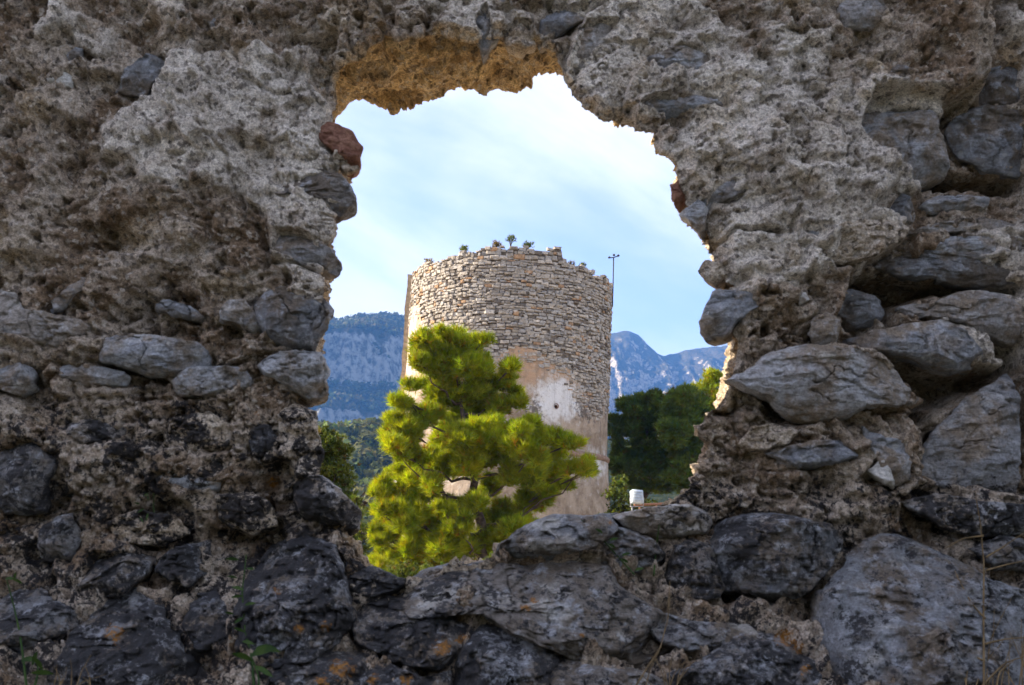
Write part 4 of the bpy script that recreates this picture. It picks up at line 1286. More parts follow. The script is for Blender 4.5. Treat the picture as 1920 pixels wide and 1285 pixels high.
def build_tower():
    # core
    nth, nz = 320, 100
    th = np.linspace(-np.pi, np.pi, nth, endpoint=False)
    top = rim(th) - 0.06
    s = np.linspace(0, 1, nz)
    Zc = s[:, None] * top[None]
    batter = np.interp(Zc, [0, Z_RING * 0.5, Z_RING - 0.1, Z_RING, Z_TOP], [0.62, 0.28, 0.07, 0.0, 0.0])
    Rr = TR - 0.05 + batter
    P = cyl(np.broadcast_to(th, Zc.shape), 1.0, Zc)
    base = np.stack([P[..., 0] * Rr, P[..., 1] * Rr, Zc], -1)
    dn = 0.05 * fbm(base.reshape(-1, 3) * 1.2, 4).reshape(Zc.shape) + 0.02 * fbm(base.reshape(-1, 3) * 5, 2).reshape(Zc.shape)
    base[..., 0] += P[..., 0] * dn; base[..., 1] += P[..., 1] * dn
    # wall head and inner face, 1.2 m thick
    inner = [np.stack([np.sin(th) * r, -np.cos(th) * r, top + dz], -1) for r, dz in ((TR - 0.4, 0.03), (TR - 1.2, -0.05), (TR - 1.2, -2.0), (0.01, -2.0))]
    G = np.concatenate([base, np.array(inner)])
    f = grid_faces(G.shape[0], nth, True, False)
    Vc = G.reshape(-1, 3)
    cen = Vc[f].mean(1)
    hp = cyl(np.array([HOLE_TH]), TR, np.array([HOLE_Z]))[0]
    f = f[np.linalg.norm(cen - hp, axis=1) > 0.17]
    mesh('core', Vc, f, M['tcore'], tower)
    # plaster below
    nth, nz = 400, 170
    th = np.linspace(-2.2, 2.2, nth)
    zt = plaster_top(th) + 0.9
    s = np.linspace(0, 1, nz)
    Zp = 0.0 + s[:, None] * zt[None]
    T = np.broadcast_to(th, Zp.shape)
    batter = np.interp(Zp, [0, Z_RING * 0.5, Z_RING - 0.1, Z_RING, Z_TOP], [0.62, 0.28, 0.07, 0.0, 0.0])
    U = cyl(T, 1.0, Zp)
    p3 = np.stack([U[..., 0] * TR, U[..., 1] * TR, Zp], -1).reshape(-1, 3)
    qx, qy = tower_px(p3)
    dark = np.maximum.reduce([np.exp(-(((qx - 1105) / 36) ** 2 + ((qy - 765) / 38) ** 2)), 0.85 * np.exp(-(((qx - 1004) / 24) ** 2 + ((qy - 770) / 34) ** 2)),
                              0.7 * np.exp(-(((qx - 1128) / 22) ** 2 + ((qy - 720) / 40) ** 2))])
    white = 1.15 * np.exp(-(((qx - 1040) / 52) ** 2 + ((qy - 752) / 48) ** 2))
    white = np.maximum(white, 0.62 * np.exp(-(((qx - 1110) / 60) ** 2 + ((qy - 870) / 45) ** 2)))
    white = np.maximum(white, 0.5 * sstep(-0.9, -1.15, T.reshape(-1)))
    pink = sstep(760, 690, qy) * sstep(1140, 1080, qx)
    n1 = fbm(p3 * 1.1 + 3, 4, 0.6)
    n2 = fbm(p3 * 4.0, 3, 0.6)
    dr = 0.035 + 0.03 * n1 + 0.015 * n2 - 0.09 * dark * sstep(-0.1, 0.25, n2 + 0.3 * n1)
    Rr = TR + dr.reshape(Zp.shape) + batter
    V = np.stack([U[..., 0] * Rr, U[..., 1] * Rr, Zp], -1)
    f = grid_faces(nz, nth, False, False)
    edge = (plaster_top(T.reshape(-1)) - p3[:, 2]) + 0.55 * fbm(p3 * 1.6 + 8, 4, 0.62)
    V = V.reshape(-1, 3)
    keep = edge[f].mean(1) > 0
    keep &= np.linalg.norm(V[f].mean(1) - hp, axis=1) > 0.10
    used = np.unique(f[keep]); remap = np.full(len(V), -1); remap[used] = np.arange(len(used))
    mask = np.stack([white, dark * 0.8, pink], 1)
    mesh('plaster', V[used], remap[f[keep]], M['plaster'], tower, True, {'mask': mask[used]})
    # the little round hole
    mb = MB()
    rd = np.array([math.sin(HOLE_TH), -math.cos(HOLE_TH), 0.0])
    up = np.array([0, 0, 1.0]); sd = np.cross(up, rd)
    a = np.linspace(0, 2 * np.pi, 14, endpoint=False)
    rings = [hp + rd * d + 0.105 * k * (np.cos(a)[:, None] * sd + np.sin(a)[:, None] * up) for d, k in ((0.07, 1.25), (0.03, 1.0), (-0.5, 0.95))]
    V = np.concatenate(rings + [hp[None] - rd * 0.5])
    k = np.arange(14)
    mb.add(V, grid_faces(3, 14), np.stack([28 + k, 28 + (k + 1) % 14, np.full(14, 42)], 1))
    mb.build('putlog_hole', M['rust'], tower)
    # string course
    th = np.linspace(-np.pi, np.pi, 260, endpoint=False)
    a = np.linspace(-0.3 * np.pi, 1.3 * np.pi, 12)[::-1] - np.pi / 2
    Rg = TR + 0.02 + 0.17 * np.cos(a)[:, None] * np.ones((1, 260)); Zg = Z_RING + 0.16 * np.sin(a)[:, None] * np.ones((1, 260))
    U = cyl(np.broadcast_to(th, Rg.shape), 1.0, Zg)
    q = np.stack([U[..., 0] * Rg, U[..., 1] * Rg, Zg], -1).reshape(-1, 3)
    q = q + 0.02 * fbm(q * 3.0, 3)[:, None]
    mesh('string_course', q, grid_faces(12, 260, True, True), M['tstone'], tower, True, {'tint': np.tile([0.30, 0.21, 0.16], (len(q), 1))})
    # masonry: every stone a block of its own
    rg = np.random.default_rng(5)
    stones = []
    z = zl(830)
    while z < Z_TOP + 0.5:
        hgt = rg.uniform(0.075, 0.155) * (1.35 if rg.random() < 0.12 else 1.0)
        t = -1.95 + rg.uniform(0, 0.06)
        while t < 1.95:
            w = rg.uniform(0.15, 0.42) * (1.35 if rg.random() < 0.2 else 0.9)
            if -0.9 < t < -0.28:
                w *= 0.8
            dt = w / TR
            tc = t + dt / 2
            zc = z + hgt / 2 + 0.10 * math.sin(tc * 3 + z * 0.7) + 0.05 * math.sin(tc * 11 + z * 2.3) + rg.uniform(-0.03, 0.03)
            rt = float(np.interp(tc, _RT, _RV))
            pt = float(np.interp(tc, _RT, _PV))
            if zc < rt and zc > pt - 0.75 and rg.random() > 0.02:
                stones.append((tc, zc, w, hgt * rg.uniform(0.72, 1.12)))
            t += dt + rg.uniform(0.006, 0.020) / TR
        z += hgt + rg.uniform(0.004, 0.018)
    # loose stones left standing on the broken rim
    for tc in np.arange(-1.9, 1.9, 0.075):
        if rg.random() < 0.4:
            w = rg.uniform(0.15, 0.35); hh = rg.uniform(0.07, 0.14)
            stones.append((tc, float(np.interp(tc, _RT, _RV)) + hh * 0.4, w, hh))
    def block(tc, zc, w, hgt):
        fr = rg.uniform(0.0, 0.10)
        j = lambda s_: rg.uniform(-s_, s_, 4)
        vs = []
        sg = np.array([(-1, -1), (1, -1), (1, 1), (-1, 1)], float)
        for dep, k in ((-0.16, 0.96), (fr - 0.035, 1.0), (fr, 0.74)):
            a_ = tc + (sg[:, 0] * w / 2 * k + j(0.04)) / TR
            zz = zc + sg[:, 1] * hgt / 2 * k + j(0.028)
            vs.append(np.stack([(TR + dep + j(0.012)) * np.sin(a_), -(TR + dep + j(0.012)) * np.cos(a_), zz], 1))
        V = np.concatenate(vs)
        q = np.concatenate([grid_faces(3, 4), [[8, 9, 10, 11]]])
        g = rg.normal(0, 1)
        base = np.array([0.375, 0.345, 0.305]) * (1 + 0.14 * g)
        u = rg.random()
        if u < 0.05:
            base = np.array([0.40, 0.27, 0.17]) * rg.uniform(0.8, 1.1)
        elif u < 0.30:
            base = np.array([0.37, 0.355, 0.335]) * rg.uniform(0.8, 1.2)
        elif u < 0.36:
            base = np.array([0.17, 0.15, 0.13])
        return V, q, np.clip(base, 0.08, 0.62)
    def shows(s_):
        return s_[2] * s_[3] * max(0.0, math.cos(s_[0] + 0.0)) if s_[1] > zl(690) or s_[0] > 0.1 else s_[2] * s_[3] * max(0, math.cos(s_[0])) * 0.3
    order = sorted(range(len(stones)), key=lambda i: -shows(stones[i]))
    chosen = set(order[:298])
    rest = MB()
    for i, s_ in enumerate(stones):
        V, q, c = block(*s_)
        if i in chosen:
            mesh('stone', V, q, M['tstone'], tower, False, {'tint': np.tile(c, (len(V), 1))})
        else:
            rest.add(V, q, None, c)
    o = rest.build('small_stones', M['tstone'], tower, False)
    tag(o, 'remaining small stones of the tower masonry', kind='stuff')
    # narrow pier running up the shadowless left flank
    mb = MB()
    zz = np.linspace(0, zl(521), 26)
    for r0, r1, a0, a1 in ((TR - 0.25, TR + 0.34, -1.60, -1.74),):
        sec = []
        for k_, z_ in enumerate(zz):
            jj = 0.03 * rg.normal(size=4)
            sec.append([((r0 if m_ in (0, 3) else r1) + jj[m_]) * np.array([math.sin(a_), -math.cos(a_), 0]) + np.array([0, 0, z_ if k_ < 25 else z_ + 0.06 * rg.normal()])
                        for m_, a_ in enumerate((a1 + 0.0, a1, a0, a0))])
        S = np.array(sec)
        V = S.reshape(-1, 3)
        mb.add(V, np.concatenate([grid_faces(26, 4), [[100, 101, 102, 103]]]), None, (0.33, 0.27, 0.2))
    mb.build('pier', M['tstone'], tower, False)


build_tower()
tower.location = (TX, TY, TZ)
tower.rotation_euler = (0, LEAN, 0)


def tower_world(th, R, z):
    p = cyl(np.array([th]), R, np.array([z]))[0]
    c, s = math.cos(LEAN), math.sin(LEAN)
    return np.array([p[0] * c + p[2] * s + TX, p[1] + TY, -p[0] * s + p[2] * c + TZ])


# ------------------------------------------------------------------ foliage


def tufts(mb, C, D, K, ln, wd, spread, rg, tint, bend=0.0):
    """K thin blades at each point C, around direction D"""
    n = len(C)
    d = D[:, None] + spread * rg.normal(size=(n, K, 3))
    d /= np.linalg.norm(d, axis=2)[..., None]
    L = ln * rg.uniform(0.65, 1.2, (n, K, 1))
    e = np.cross(d, rg.normal(size=(n, K, 3)))
    e /= np.linalg.norm(e, axis=2)[..., None] + 1e-9
    b0 = C[:, None] + d * L * 0.06
    w = wd * rg.uniform(0.7, 1.3, (n, K, 1))
    V = np.stack([b0 - e * w, b0 + e * w, b0 + d * L], 2).reshape(-1, 3)
    mb.add(V, None, np.arange(len(V)).reshape(-1, 3), np.repeat(tint, K * 3, 0))


def clump_points(rg, c, r, n, flat=0.72):
    d = rg.normal(size=(n, 3)); d /= np.linalg.norm(d, axis=1)[:, None]
    rad = rg.random(n)[:, None] ** (1 / 2.4)
    lump = 1 + 0.55 * perlin(d * 2.1 + np.asarray(c) * 1.3)[:, None]
    p = d * rad * lump * r * rg.uniform(0.8, 1.22, (n, 1))
    p[:, 2] *= flat
    out = d * 0.8 + np.array([0, 0, 0.95])
    return np.asarray(c) + p, out / np.linalg.norm(out, axis=1)[:, None]


def tree(name, label, Y, base_px, trunk_pts, clumps, mat, seed, dens=1.0, ln=0.17, wd=0.011, K=13, group=None, trunk_r=0.2, extra=0, spread=0.55, thick=1.0, cat='tree', split=0):
    rg = np.random.default_rng(seed)
    root = empty(name, label, cat, group)
    tp = np.array([at(a, b, Y) for a, b in trunk_pts])
    tp[:, 1] += np.linspace(0, 0.3, len(tp))
    tb = MB()
    m = 22
    s = np.linspace(0, len(tp) - 1, m)
    tpi = np.stack([np.interp(s, np.arange(len(tp)), tp[:, k]) for k in range(3)], 1)
    tpi += 0.05 * rg.normal(size=tpi.shape) * np.array([1, 1, 0])
    tb.tube(tpi, np.linspace(trunk_r, 0.03, m), 9)
    tb.build('trunk', M['bark'], root)
    P = np.array([at(a, b, Y) for a, b, _ in clumps]); r = np.array([c[2] for c in clumps]) / FPX * Y
    cx = tp[:, 0].mean()
    half = np.interp(P[:, 2], [P[:, 2].min(), P[:, 2].min() + 0.4 * np.ptp(P[:, 2]), P[:, 2].max()], [0.8, 1.0, 0.35]) * np.abs(P[:, 0] - cx).max() * 0.62 * thick
    P[:, 1] += rg.uniform(-1, 1, len(P)) * half * np.sqrt(np.clip(1 - ((P[:, 0] - cx) / (np.abs(P[:, 0] - cx).max() + 0.01)) ** 2, 0.05, 1))
    cl = [(p, q, 1) for p, q in zip(P, r)]
    for k in range(extra):
        i = rg.integers(0, len(P))
        q = P[i].copy(); q[1] += rg.uniform(0.2, 1.0) * half[i]; q[0] = cx + (q[0] - cx) * 0.85; q[2] -= 0.1
        cl.append((q, r[i] * 0.9, 0))
    lb = MB(); cb = MB()
    for ic, (c, q, lim) in enumerate(cl):
        if lim and (ic % 3 == 0 or not split):
            # limb from the trunk up and out to the clump
            k = np.argmin(np.abs(tpi[:, 2] - (c[2] - 0.55 * np.hypot(c[0] - cx, c[1] - Y))))
            a = tpi[k]
            t = np.linspace(0, 1, 8)[:, None]
            pts = a * (1 - t) + c * t + np.array([0, 0, -0.2]) * np.sin(np.pi * t) * np.linalg.norm(c - a) * 0.6 + 0.09 * rg.normal(size=(8, 3)) * np.sin(np.pi * t)
            lm_ = MB()
            lm_.tube(pts, np.linspace(0.042 * min(1.4, np.linalg.norm(c - a) / 2 + 0.4), 0.01, 8), 5)
            lm_.build('limb', M['bark'], root)
        subs = [(c, q)]
        if split:
            subs = []
            for _ in range(split):
                d = rg.normal(size=3); d /= np.linalg.norm(d)
                subs.append((c + d * np.array([1, 1, 0.85]) * q * 0.88 * rg.random() ** 0.6, q * rg.uniform(0.38, 0.70)))
        for (e, qe) in subs:
            if split:
                lb.tube(np.array([c * 0.75 + a * 0.25 if lim else c, (c + e) / 2 + 0.04 * rg.normal(size=3), e]), [0.016, 0.011, 0.006], 4)
            n = int(190 * dens * (qe / 0.65) ** 2)
            C, D = clump_points(rg, e, qe, max(n, 20))
            tone = rg.uniform(0.66, 1.2)
            ti = tone * rg.uniform(0.72, 1.25, (len(C), 1)) * np.array([[1, 1, 1]]) * (1 + 0.1 * rg.normal(size=(len(C), 3)) * np.array([1, 0.4, 0.6]))
            ti[rg.random(len(C)) < 0.05] *= np.array([1.15, 0.62, 0.9])          # a few dead brown tufts
            tufts(cb, C, D, K, ln, wd, spread, rg, ti)
    if lb.n:
        tag(lb.build('twigs', M['bark'], root), kind='stuff')
    o = cb.build('crown', mat, root, False)
    b = at(base_px[0], base_px[1], Y)
    settle(root, (float(b[0]), Y, float(tpi[0, 2])))
    return root


PINE = [(715, 1040, 18), (700, 1050, 12), (728, 1072, 20), (760, 1080, 20), (718, 935, 14), (840, 960, 18), (800, 648, 20), (828, 636, 20), (862, 632, 18), (868, 950, 20), (840, 945, 22), (895, 940, 18), (705, 1000, 12), (712, 960, 12), (700, 915, 10), (730, 880, 16), (1000, 800, 18), (846, 648, 30), (815, 660, 30), (880, 652, 28), (905, 650, 18), (792, 690, 26), (838, 690, 40), (884, 690, 34), (910, 678, 20), (782, 718, 24),
        (822, 730, 38), (868, 742, 38), (905, 726, 34), (940, 715, 32), (965, 728, 24), (958, 700, 20), (975, 752, 14), (772, 760, 28), (805, 775, 36), (850, 785, 38), (900, 775, 36), (940, 760, 32),
        (748, 800, 22), (738, 826, 20), (775, 815, 34), (822, 825, 38), (872, 828, 38), (925, 815, 36), (965, 806, 22), (752, 850, 28), (790, 862, 36), (838, 868, 34),
        (885, 868, 34), (930, 858, 36), (975, 842, 34), (1012, 822, 28), (1045, 828, 28), (1072, 838, 20), (1000, 858, 28), (1035, 862, 24),
        (766, 892, 28), (722, 914, 20), (742, 930, 26), (780, 922, 32), (820, 912, 24), (960, 892, 26), (1002, 896, 26), (1040, 892, 26), (1072, 884, 24), (1098, 884, 18), (1104, 868, 12),
        (916, 905, 22), (1060, 908, 18), (1020, 920, 18), (735, 962, 20), (716, 985, 16), (746, 985, 26), (784, 972, 32), (826, 985, 32), (868, 990, 26), (905, 968, 22), (940, 958, 26),
        (985, 946, 26), (1022, 942, 16), (725, 1018, 18), (752, 1030, 28), (792, 1025, 34), (836, 1028, 34), (880, 1030, 30), (925, 1015, 30), (965, 996, 28), (1000, 985, 22), (940, 1040, 26), (780, 1062, 26), (830, 1064, 26), (740, 1056, 16)]
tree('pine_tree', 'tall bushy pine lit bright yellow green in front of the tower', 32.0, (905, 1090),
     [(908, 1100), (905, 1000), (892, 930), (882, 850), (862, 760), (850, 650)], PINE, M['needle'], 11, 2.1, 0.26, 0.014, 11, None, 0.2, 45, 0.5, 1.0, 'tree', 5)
RT1 = [(1185, 765, 26), (1168, 790, 22), (1205, 752, 24), (1232, 748, 26), (1222, 780, 34), (1180, 815, 34), (1160, 840, 26), (1210, 820, 38), (1248, 800, 34), (1190, 860, 38),
       (1232, 855, 38), (1160, 875, 28), (1215, 890, 34), (1255, 880, 30), (1265, 840, 32), (1240, 905, 26), (1150, 810, 16), (1180, 900, 22)]
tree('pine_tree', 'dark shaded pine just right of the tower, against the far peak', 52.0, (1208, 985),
     [(1210, 990), (1208, 900), (1212, 820), (1218, 750)], RT1, M['needle_shaded'], 12, 1.5, 0.28, 0.026, 10, 'pines right of the tower', 0.2, 14, 0.6, 1.0, 'tree', 4)
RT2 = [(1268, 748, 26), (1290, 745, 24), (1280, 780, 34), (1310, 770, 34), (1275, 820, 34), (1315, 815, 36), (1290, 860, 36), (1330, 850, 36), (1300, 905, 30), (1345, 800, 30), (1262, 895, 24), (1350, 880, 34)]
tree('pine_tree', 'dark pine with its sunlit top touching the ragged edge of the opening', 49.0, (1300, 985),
     [(1302, 990), (1298, 900), (1295, 820), (1292, 750)], RT2, M['needle_shaded'], 13, 1.5, 0.28, 0.026, 10, 'pines right of the tower', 0.2, 10, 0.6, 1.0, 'tree', 4)
RT3 = [(1332, 704, 16), (1345, 715, 22), (1322, 728, 20), (1300, 738, 20), (1350, 750, 30), (1320, 755, 26), (1372, 730, 30), (1365, 770, 34), (1340, 800, 34), (1385, 800, 36), (1360, 850, 40)]
tree('pine_tree', 'bright green pine crown showing beside the right jamb', 57.0, (1345, 985),
     [(1350, 990), (1348, 850), (1345, 760), (1336, 705)], RT3, M['needle'], 14, 0.9, 0.26, 0.02, 10, 'pines right of the tower', 0.2, 6)
LT1 = [(606, 812, 22), (590, 840, 36), (625, 838, 28), (645, 848, 18), (600, 880, 40), (638, 885, 26), (652, 905, 16), (585, 930, 40), (620, 928, 36), (648, 935, 22), (630, 960, 30), (600, 975, 40), (560, 860, 40), (550, 920, 40)]
tree('leafy_tree', 'dense olive green tree against the left jamb of the opening', 20.0, (600, 1085),
     [(600, 1090), (598, 980), (602, 900), (600, 820)], LT1, M['leaf'], 15, 3.4, 0.085, 0.020, 8, None, 0.14, 8, 0.9)
LT2 = [(668, 940, 14), (676, 962, 14), (662, 975, 20), (682, 990, 12), (672, 1010, 18), (650, 1010, 24), (684, 1030, 12), (660, 1050, 24)]
tree('shrub', 'slim shaded shrub below the olive green tree', 19.0, (668, 1090),
     [(668, 1095), (668, 1040), (668, 980), (670, 940)], LT2, M['leaf'], 16, 3.0, 0.075, 0.018, 8, None, 0.06, 2, 0.9, 1.0, 'shrub')
SH1 = [(735, 1075, 22), (765, 1072, 24), (800, 1078, 26), (840, 1080, 24), (770, 1095, 26), (820, 1098, 30), (870, 1085, 24), (905, 1070, 22), (925, 1050, 18), (900, 1092, 24)]
tree('shrub', 'pale olive shrub under the pine, just above the sill', 24.0, (830, 1120),
     [(830, 1125), (828, 1105), (826, 1085)], SH1, M['leaf'], 17, 3.2, 0.085, 0.020, 7, None, 0.06, 4, 0.9, 1.0, 'shrub')
SH2 = [(1160, 905, 18), (1150, 925, 16), (1172, 930, 22), (1165, 955, 22), (1190, 965, 20), (1150, 970, 20), (1215, 950, 20)]
tree('shrub', 'yellow green shrub at the foot of the tower beside the floodlight', 43.0, (1168, 990),
     [(1168, 995), (1168, 960), (1166, 920)], SH2, M['leaf'], 18, 0.9, 0.14, 0.035, 7, None, 0.06, 3, 0.9, 1.0, 'shrub')

# ------------------------------------------------------------------ plants on the tower top
TOPP = [(-0.02, 'round leafed sapling standing on the tower rim', .32, 'leaf'), (-0.16, 'ochre bush on the highest part of the tower rim', .24, 'dry'), (0.15, 'dark tufted plant on the tower rim right of the sapling', .3, 'leaf'),
        (0.62, 'twiggy dry plant on the lower right of the tower rim', .22, 'dry'), (-0.5, 'small bush on the left part of the tower rim', .24, 'leaf'), (-1.02, 'dry tuft at the left shoulder of the tower', .26, 'dry'),
        (0.78, 'sparse weeds on the right shoulder of the tower', .2, 'leaf')]
M['dry'] = simple('dry_bush', (0.16, 0.11, 0.03), (0.25, 0.18, 0.06), 4, 0.8, 0, 3, True, 0.3)
for k, (t_, lab, sz, mk) in enumerate(TOPP):
    sz = sz * 0.72
    rg = np.random.default_rng(40 + k)
    root = empty('rim_plant', lab, 'plant')
    b = tower_world(t_, TR - 0.25, float(rim(np.array([t_]))[0]) + 0.05)
    lift = 0.30 if k == 0 else 0.05
    mb = MB()
    for _ in range(6):
        e = b + np.array([rg.normal() * sz * 0.5, rg.normal() * sz * 0.5, lift + sz * rg.uniform(0.3, 1.0)])
        mb.tube(np.array([b, (b + e) / 2 + rg.normal(size=3) * 0.03, e]), [0.016, 0.012, 0.006], 4)
    mb.build('stem', M['bark'], root)
    mb = MB()
    C, D = clump_points(rg, b + np.array([0, 0, lift + sz * 0.45]), sz, 60 if k != 3 else 26, 0.8)
    tufts(mb, C, D, 7, 0.13, 0.013, 0.6, rg, rg.uniform(0.7, 1.2, (len(C), 1)) * np.ones((1, 3)))
    mb.build('foliage', M[mk], root, False)
    settle(root, tuple(float(v) for v in b))

# ------------------------------------------------------------------ mast on the tower
mast = empty('weather_mast', 'thin metal mast with a small wind gauge at the right edge of the tower', 'mast')
mt0 = np.array(at(1148.5, 576, TY - 0.6)); mt1 = np.array(at(1150.5, 484, TY - 0.6))
mb = MB(); mb.tube(np.array([mt0, (mt0 + mt1) / 2, mt1]), 0.032, 8); mb.build('pole', M['dark_metal'], mast)
mb = MB(); mb.tube(np.array([mt1 + [-0.22, 0, 0.0], mt1 + [0, 0, 0.03], mt1 + [0.24, 0, 0.10]]), 0.028, 6); mb.build('cross_arm', M['dark_metal'], mast)
for dx_, dz_ in ((-0.22, 0.03), (0.24, 0.13), (0.02, 0.16)):
    mb = MB(); c_ = mt1 + [dx_, 0, dz_]
    mb.tube(np.array([c_ - [0, 0, 0.05], c_, c_ + [0, 0, 0.05]]), [0.05, 0.075, 0.03], 8); mb.build('gauge_cup', M['dark_metal'], mast)
for pz in (0.04, 0.9):
    mb = MB(); c_ = mt0 + [0, 0, pz]
    mb.tube(np.array([c_ + [0.02, 0, 0], c_ + [-0.2, 0.2, 0], c_ + [-0.42, 0.4, 0]]), 0.024, 6); mb.build('bracket', M['dark_metal'], mast)
settle(mast, tuple(float(v) for v in mt0))

# ------------------------------------------------------------------ floodlight and handrail
FY = 26.0
fl = empty('floodlight', 'pale box floodlight on a thin stand at the foot of the tower', 'floodlight')
fc = np.array(at(1194, 932, FY)); u_ = FY / FPX
mb = MB(); mb.box((0, 0, 0), (22 * u_, 0.16, 25 * u_), 0.0, None, 0.018); o = mb.build('housing', M['white_paint'], fl)
o.location = fc; o.rotation_euler = (math.radians(-14), math.radians(4), math.radians(20))
mb = MB(); mb.box((0, 0.092, 0), (19 * u_, 0.02, 21 * u_), 0.0, None, 0.004); g = mb.build('glass', M['dark_metal'], o)
for k in range(4):
    mb = MB(); mb.box((0, -0.09, (-7.5 + 5 * k) * u_), (20 * u_, 0.03, 0.012)); mb.build('cooling_fin', M['white_paint'], o)
for sx_ in (-1, 1):
    mb = MB()
    p0 = fc + [sx_ * 12.5 * u_, 0.0, -1 * u_]; p1 = fc + [sx_ * 11.5 * u_, 0.0, -18 * u_]
    mb.tube(np.array([p0, (p0 + p1) / 2, p1]), 0.014, 6); mb.build('yoke', M['steel'], fl)
mb = MB(); p0 = fc + [-9 * u_, 0, -17 * u_]; p1 = fc.copy() + [-9 * u_, 0, 0]; p1[2] = -0.95
mb.tube(np.array([p0, (p0 + p1) / 2, p1]), 0.022, 8); mb.build('post', M['steel'], fl)
mb = MB(); mb.tube(np.array([fc + [-13 * u_, 0, -17.5 * u_], fc + [0, 0, -17.5 * u_], fc + [13 * u_, 0, -17.5 * u_]]), 0.016, 6); mb.build('cross_bar', M['steel'], fl)
settle(fl, (float(p1[0]), FY, -0.95))
rl = empty('handrail', 'low rusty pipe rail next to the floodlight', 'railing')
a_ = np.array(at(1190, 947, 27.0)); b_ = np.array(at(1262, 944, 29.5))
mb = MB(); mb.tube(np.linspace(a_, b_, 6), 0.035, 8); mb.build('rail', M['rust'], rl)
for k in (0.12, 0.55, 0.95):
    c_ = a_ * (1 - k) + b_ * k; d_ = c_.copy(); d_[2] = -0.95
    mb = MB(); mb.tube(np.array([c_, (c_ + d_) / 2, d_]), 0.028, 7); mb.build('post', M['rust'], rl)
settle(rl, (float(a_[0]), 27.0, -0.95))

# ------------------------------------------------------------------ weeds rooted in the wall


def stem_plant(name, label, cat, px_stems, mat, rad, h=0.06, leaves=None, lmat=None, tw=None):
    root = empty(name, label, cat)
    first = None
    for st in px_stems:
        a = np.array(st, float)
        P = on_wall(a[:, 0], a[:, 1], h)
        s = np.linspace(0, len(P) - 1, 4 * len(P))
        Pi = np.stack([np.interp(s, np.arange(len(P)), P[:, k]) for k in range(3)], 1)
        Pi[:, 1] += 0.012 * np.sin(np.linspace(0, 3, len(Pi)))
        if first is None:
            first = P[-1]
        mb = MB(); mb.tube(Pi, np.linspace(rad * 0.35, rad, len(Pi)), 6); mb.build('stem', mat, root)
    for (x, y, ln, ang) in (leaves or []):
        P = on_wall(np.array([x]), np.array([y]), h + 0.01)[0]
        L = ln * 1.3 / FPX
        t = np.linspace(0, 1, 6)
        w = 0.13 * L * np.sin(np.pi * np.clip(t * 0.92 + 0.06, 0, 1))
        d = np.array([math.cos(ang), -0.35, math.sin(ang)]); e = np.array([-math.sin(ang), 0.25, math.cos(ang)])
        c = P + t[:, None] * d * L + np.array([0, 0, -0.25]) * (t ** 2)[:, None] * L
        V = np.concatenate([c - e * w[:, None], c + np.array([0, 0.15, 0]) * w[:, None], c + e * w[:, None]])
        k = np.arange(5)
        q = np.concatenate([np.stack([k, k + 1, k + 7, k + 6], 1), np.stack([k + 6, k + 7, k + 13, k + 12], 1)])
        mesh('leaf', V, q, lmat or mat, root)
    settle(root, tuple(float(v) for v in first))
    return root


rgw = np.random.default_rng(77)
lv = [(448 + 14 * math.sin(k * 1.7), 1050 + k * 17, rgw.uniform(26, 46), (0.35 if k % 2 else math.pi - 0.35) + rgw.uniform(-.4, .4)) for k in range(10)]
stem_plant('weed', 'leafy green weed in front of the big rounded lichened rock', 'weed', [[(462, 1040), (452, 1110), (456, 1180), (470, 1240), (476, 1290)]], M['weed'], 0.0035, 0.10, lv, M['weed'])
lv = [(470, 1230, 95, 0.55), (480, 1215, 80, 0.15), (474, 1240, 70, 2.5), (478, 1250, 60, -0.2)]
stem_plant('weed', 'low long leafed weed at the foot of the big rounded lichened rock', 'weed', [[(470, 1228), (482, 1270), (484, 1300)]], M['weed'], 0.003, 0.12, lv, M['weed'])
lv = [(10 + 16 * k, 1085 + 5 * k, 40, 0.2 + 1.1 * k) for k in range(3)] + [(40 + 20 * k, 1240 + 8 * k, 60, 0.4 + 0.8 * k) for k in range(4)]
stem_plant('weed', 'dark weed at the lower left corner among the rocks', 'weed', [[(12, 1085), (30, 1180), (50, 1300)], [(70, 1235), (60, 1300)]], M['weed'], 0.003, 0.1, lv, M['weed'])
lv = [(270 + 9 * math.sin(k * 2.1), 930 + 8 * k, 22, 0.6 + 1.0 * k) for k in range(6)]
stem_plant('weed', 'small green sprig in the black lichen left of the opening', 'weed', [[(288, 925), (284, 950), (290, 985)]], M['weed'], 0.002, 0.03, lv, M['weed'])
lv = [(1130 + 12 * k, 1000 + 14 * k, 34, (0.5 if k % 2 else 2.4)) for k in range(6)]
stem_plant('weed', 'green sprig hanging over the hollow below the sill boulder', 'weed', [[(1090, 975), (1120, 1000), (1165, 1050), (1190, 1078)], [(1236, 985), (1232, 1030), (1226, 1080)]], M['weed'], 0.0022, 0.06, lv, M['weed'])
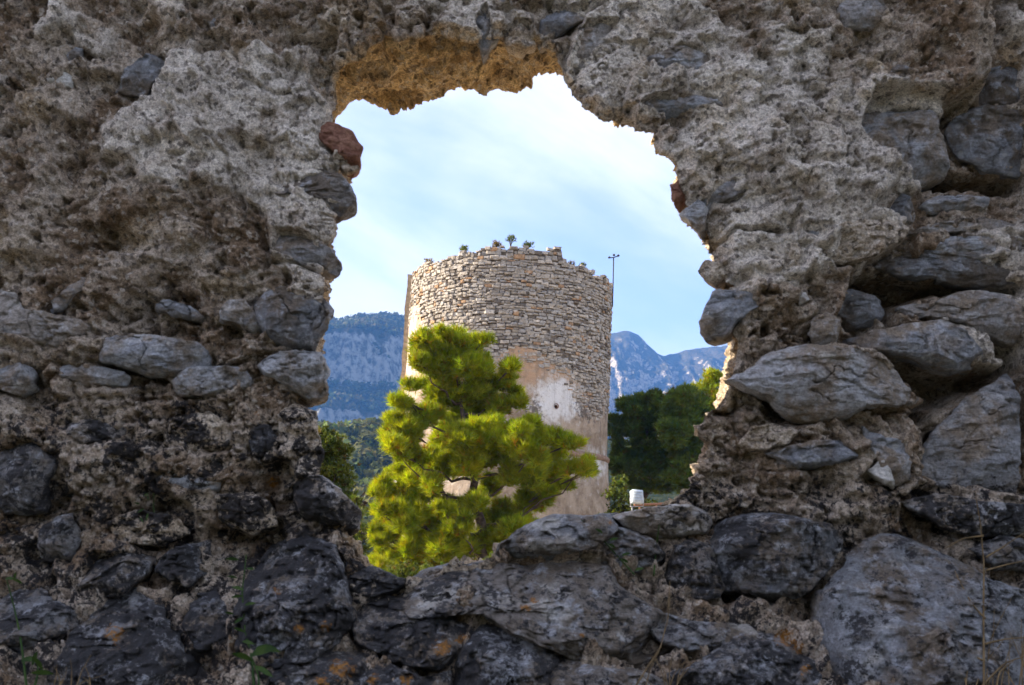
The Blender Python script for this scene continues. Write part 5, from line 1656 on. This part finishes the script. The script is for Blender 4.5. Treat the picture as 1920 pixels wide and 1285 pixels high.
stem_plant('dry_stalk', 'single dry grass stalk crossing the grey rock below the sill', 'grass stalk', [[(1256, 1090), (1254, 1160), (1240, 1215), (1190, 1290)]], M['straw'], 0.0018, 0.10)
stem_plant('dry_weed', 'branched dry weed standing before the huge rounded rock', 'weed',
           [[(1828, 920), (1842, 985), (1850, 1060), (1848, 1160), (1846, 1300)], [(1770, 1030), (1810, 1010), (1845, 1005)], [(1920, 1000), (1880, 1030), (1850, 1045)], [(1790, 1070), (1825, 1130), (1848, 1160)],
            [(1930, 1050), (1890, 1060), (1850, 1070)], [(1930, 1195), (1890, 1200), (1848, 1208)], [(1780, 1230), (1815, 1225), (1847, 1240)], [(1925, 1230), (1890, 1245), (1830, 1300)], [(1900, 1240), (1880, 1262), (1868, 1300)]],
           M['straw'], 0.0024, 0.13)

# ------------------------------------------------------------------ air
hz, nt, b = new_mat('haze_air')
nt.nodes.remove(b)
pv = N(nt, 'ShaderNodeVolumePrincipled')
pv.inputs['Color'].default_value = (0.11, 0.33, 0.85, 1)
pv.inputs['Density'].default_value = 0.00017
pv.inputs['Anisotropy'].default_value = 0.0
nt.links.new(pv.outputs[0], nt.nodes['Material Output'].inputs['Volume'])
mb = MB()
mb.box((300, 2000, 320), (2600, 4300, 760))
tag(mb.build('haze', hz, None, False), 'thin blue air between the tower and the mountains', 'haze', None, 'stuff')

# dry grass tangled at the foot of the wall
rgd = np.random.default_rng(9)
for lab, x0, y0, nst, sp_, up_ in (('wispy tuft of dry grass in the lower right corner', 1880, 1300, 16, 70, 150), ('short dry grass between the two lowest rocks in the middle', 1245, 1300, 9, 40, 70),
                                   ('dry grass blades at the lower left by the dark weed', 130, 1300, 9, 60, 60)):
    st_ = []
    for k in range(nst):
        x1 = x0 + rgd.uniform(-sp_, sp_); lean = rgd.uniform(-45, 45); hh = up_ * rgd.uniform(0.5, 1.2)
        st_.append([(x1 + lean * 1.3 + rgd.uniform(-15, 15), y0 - hh), (x1 + lean * 0.5, y0 - hh * 0.55), (x1, y0)])
    stem_plant('grass_tuft', lab, 'grass', st_, M['straw'], 0.0013, 0.12)
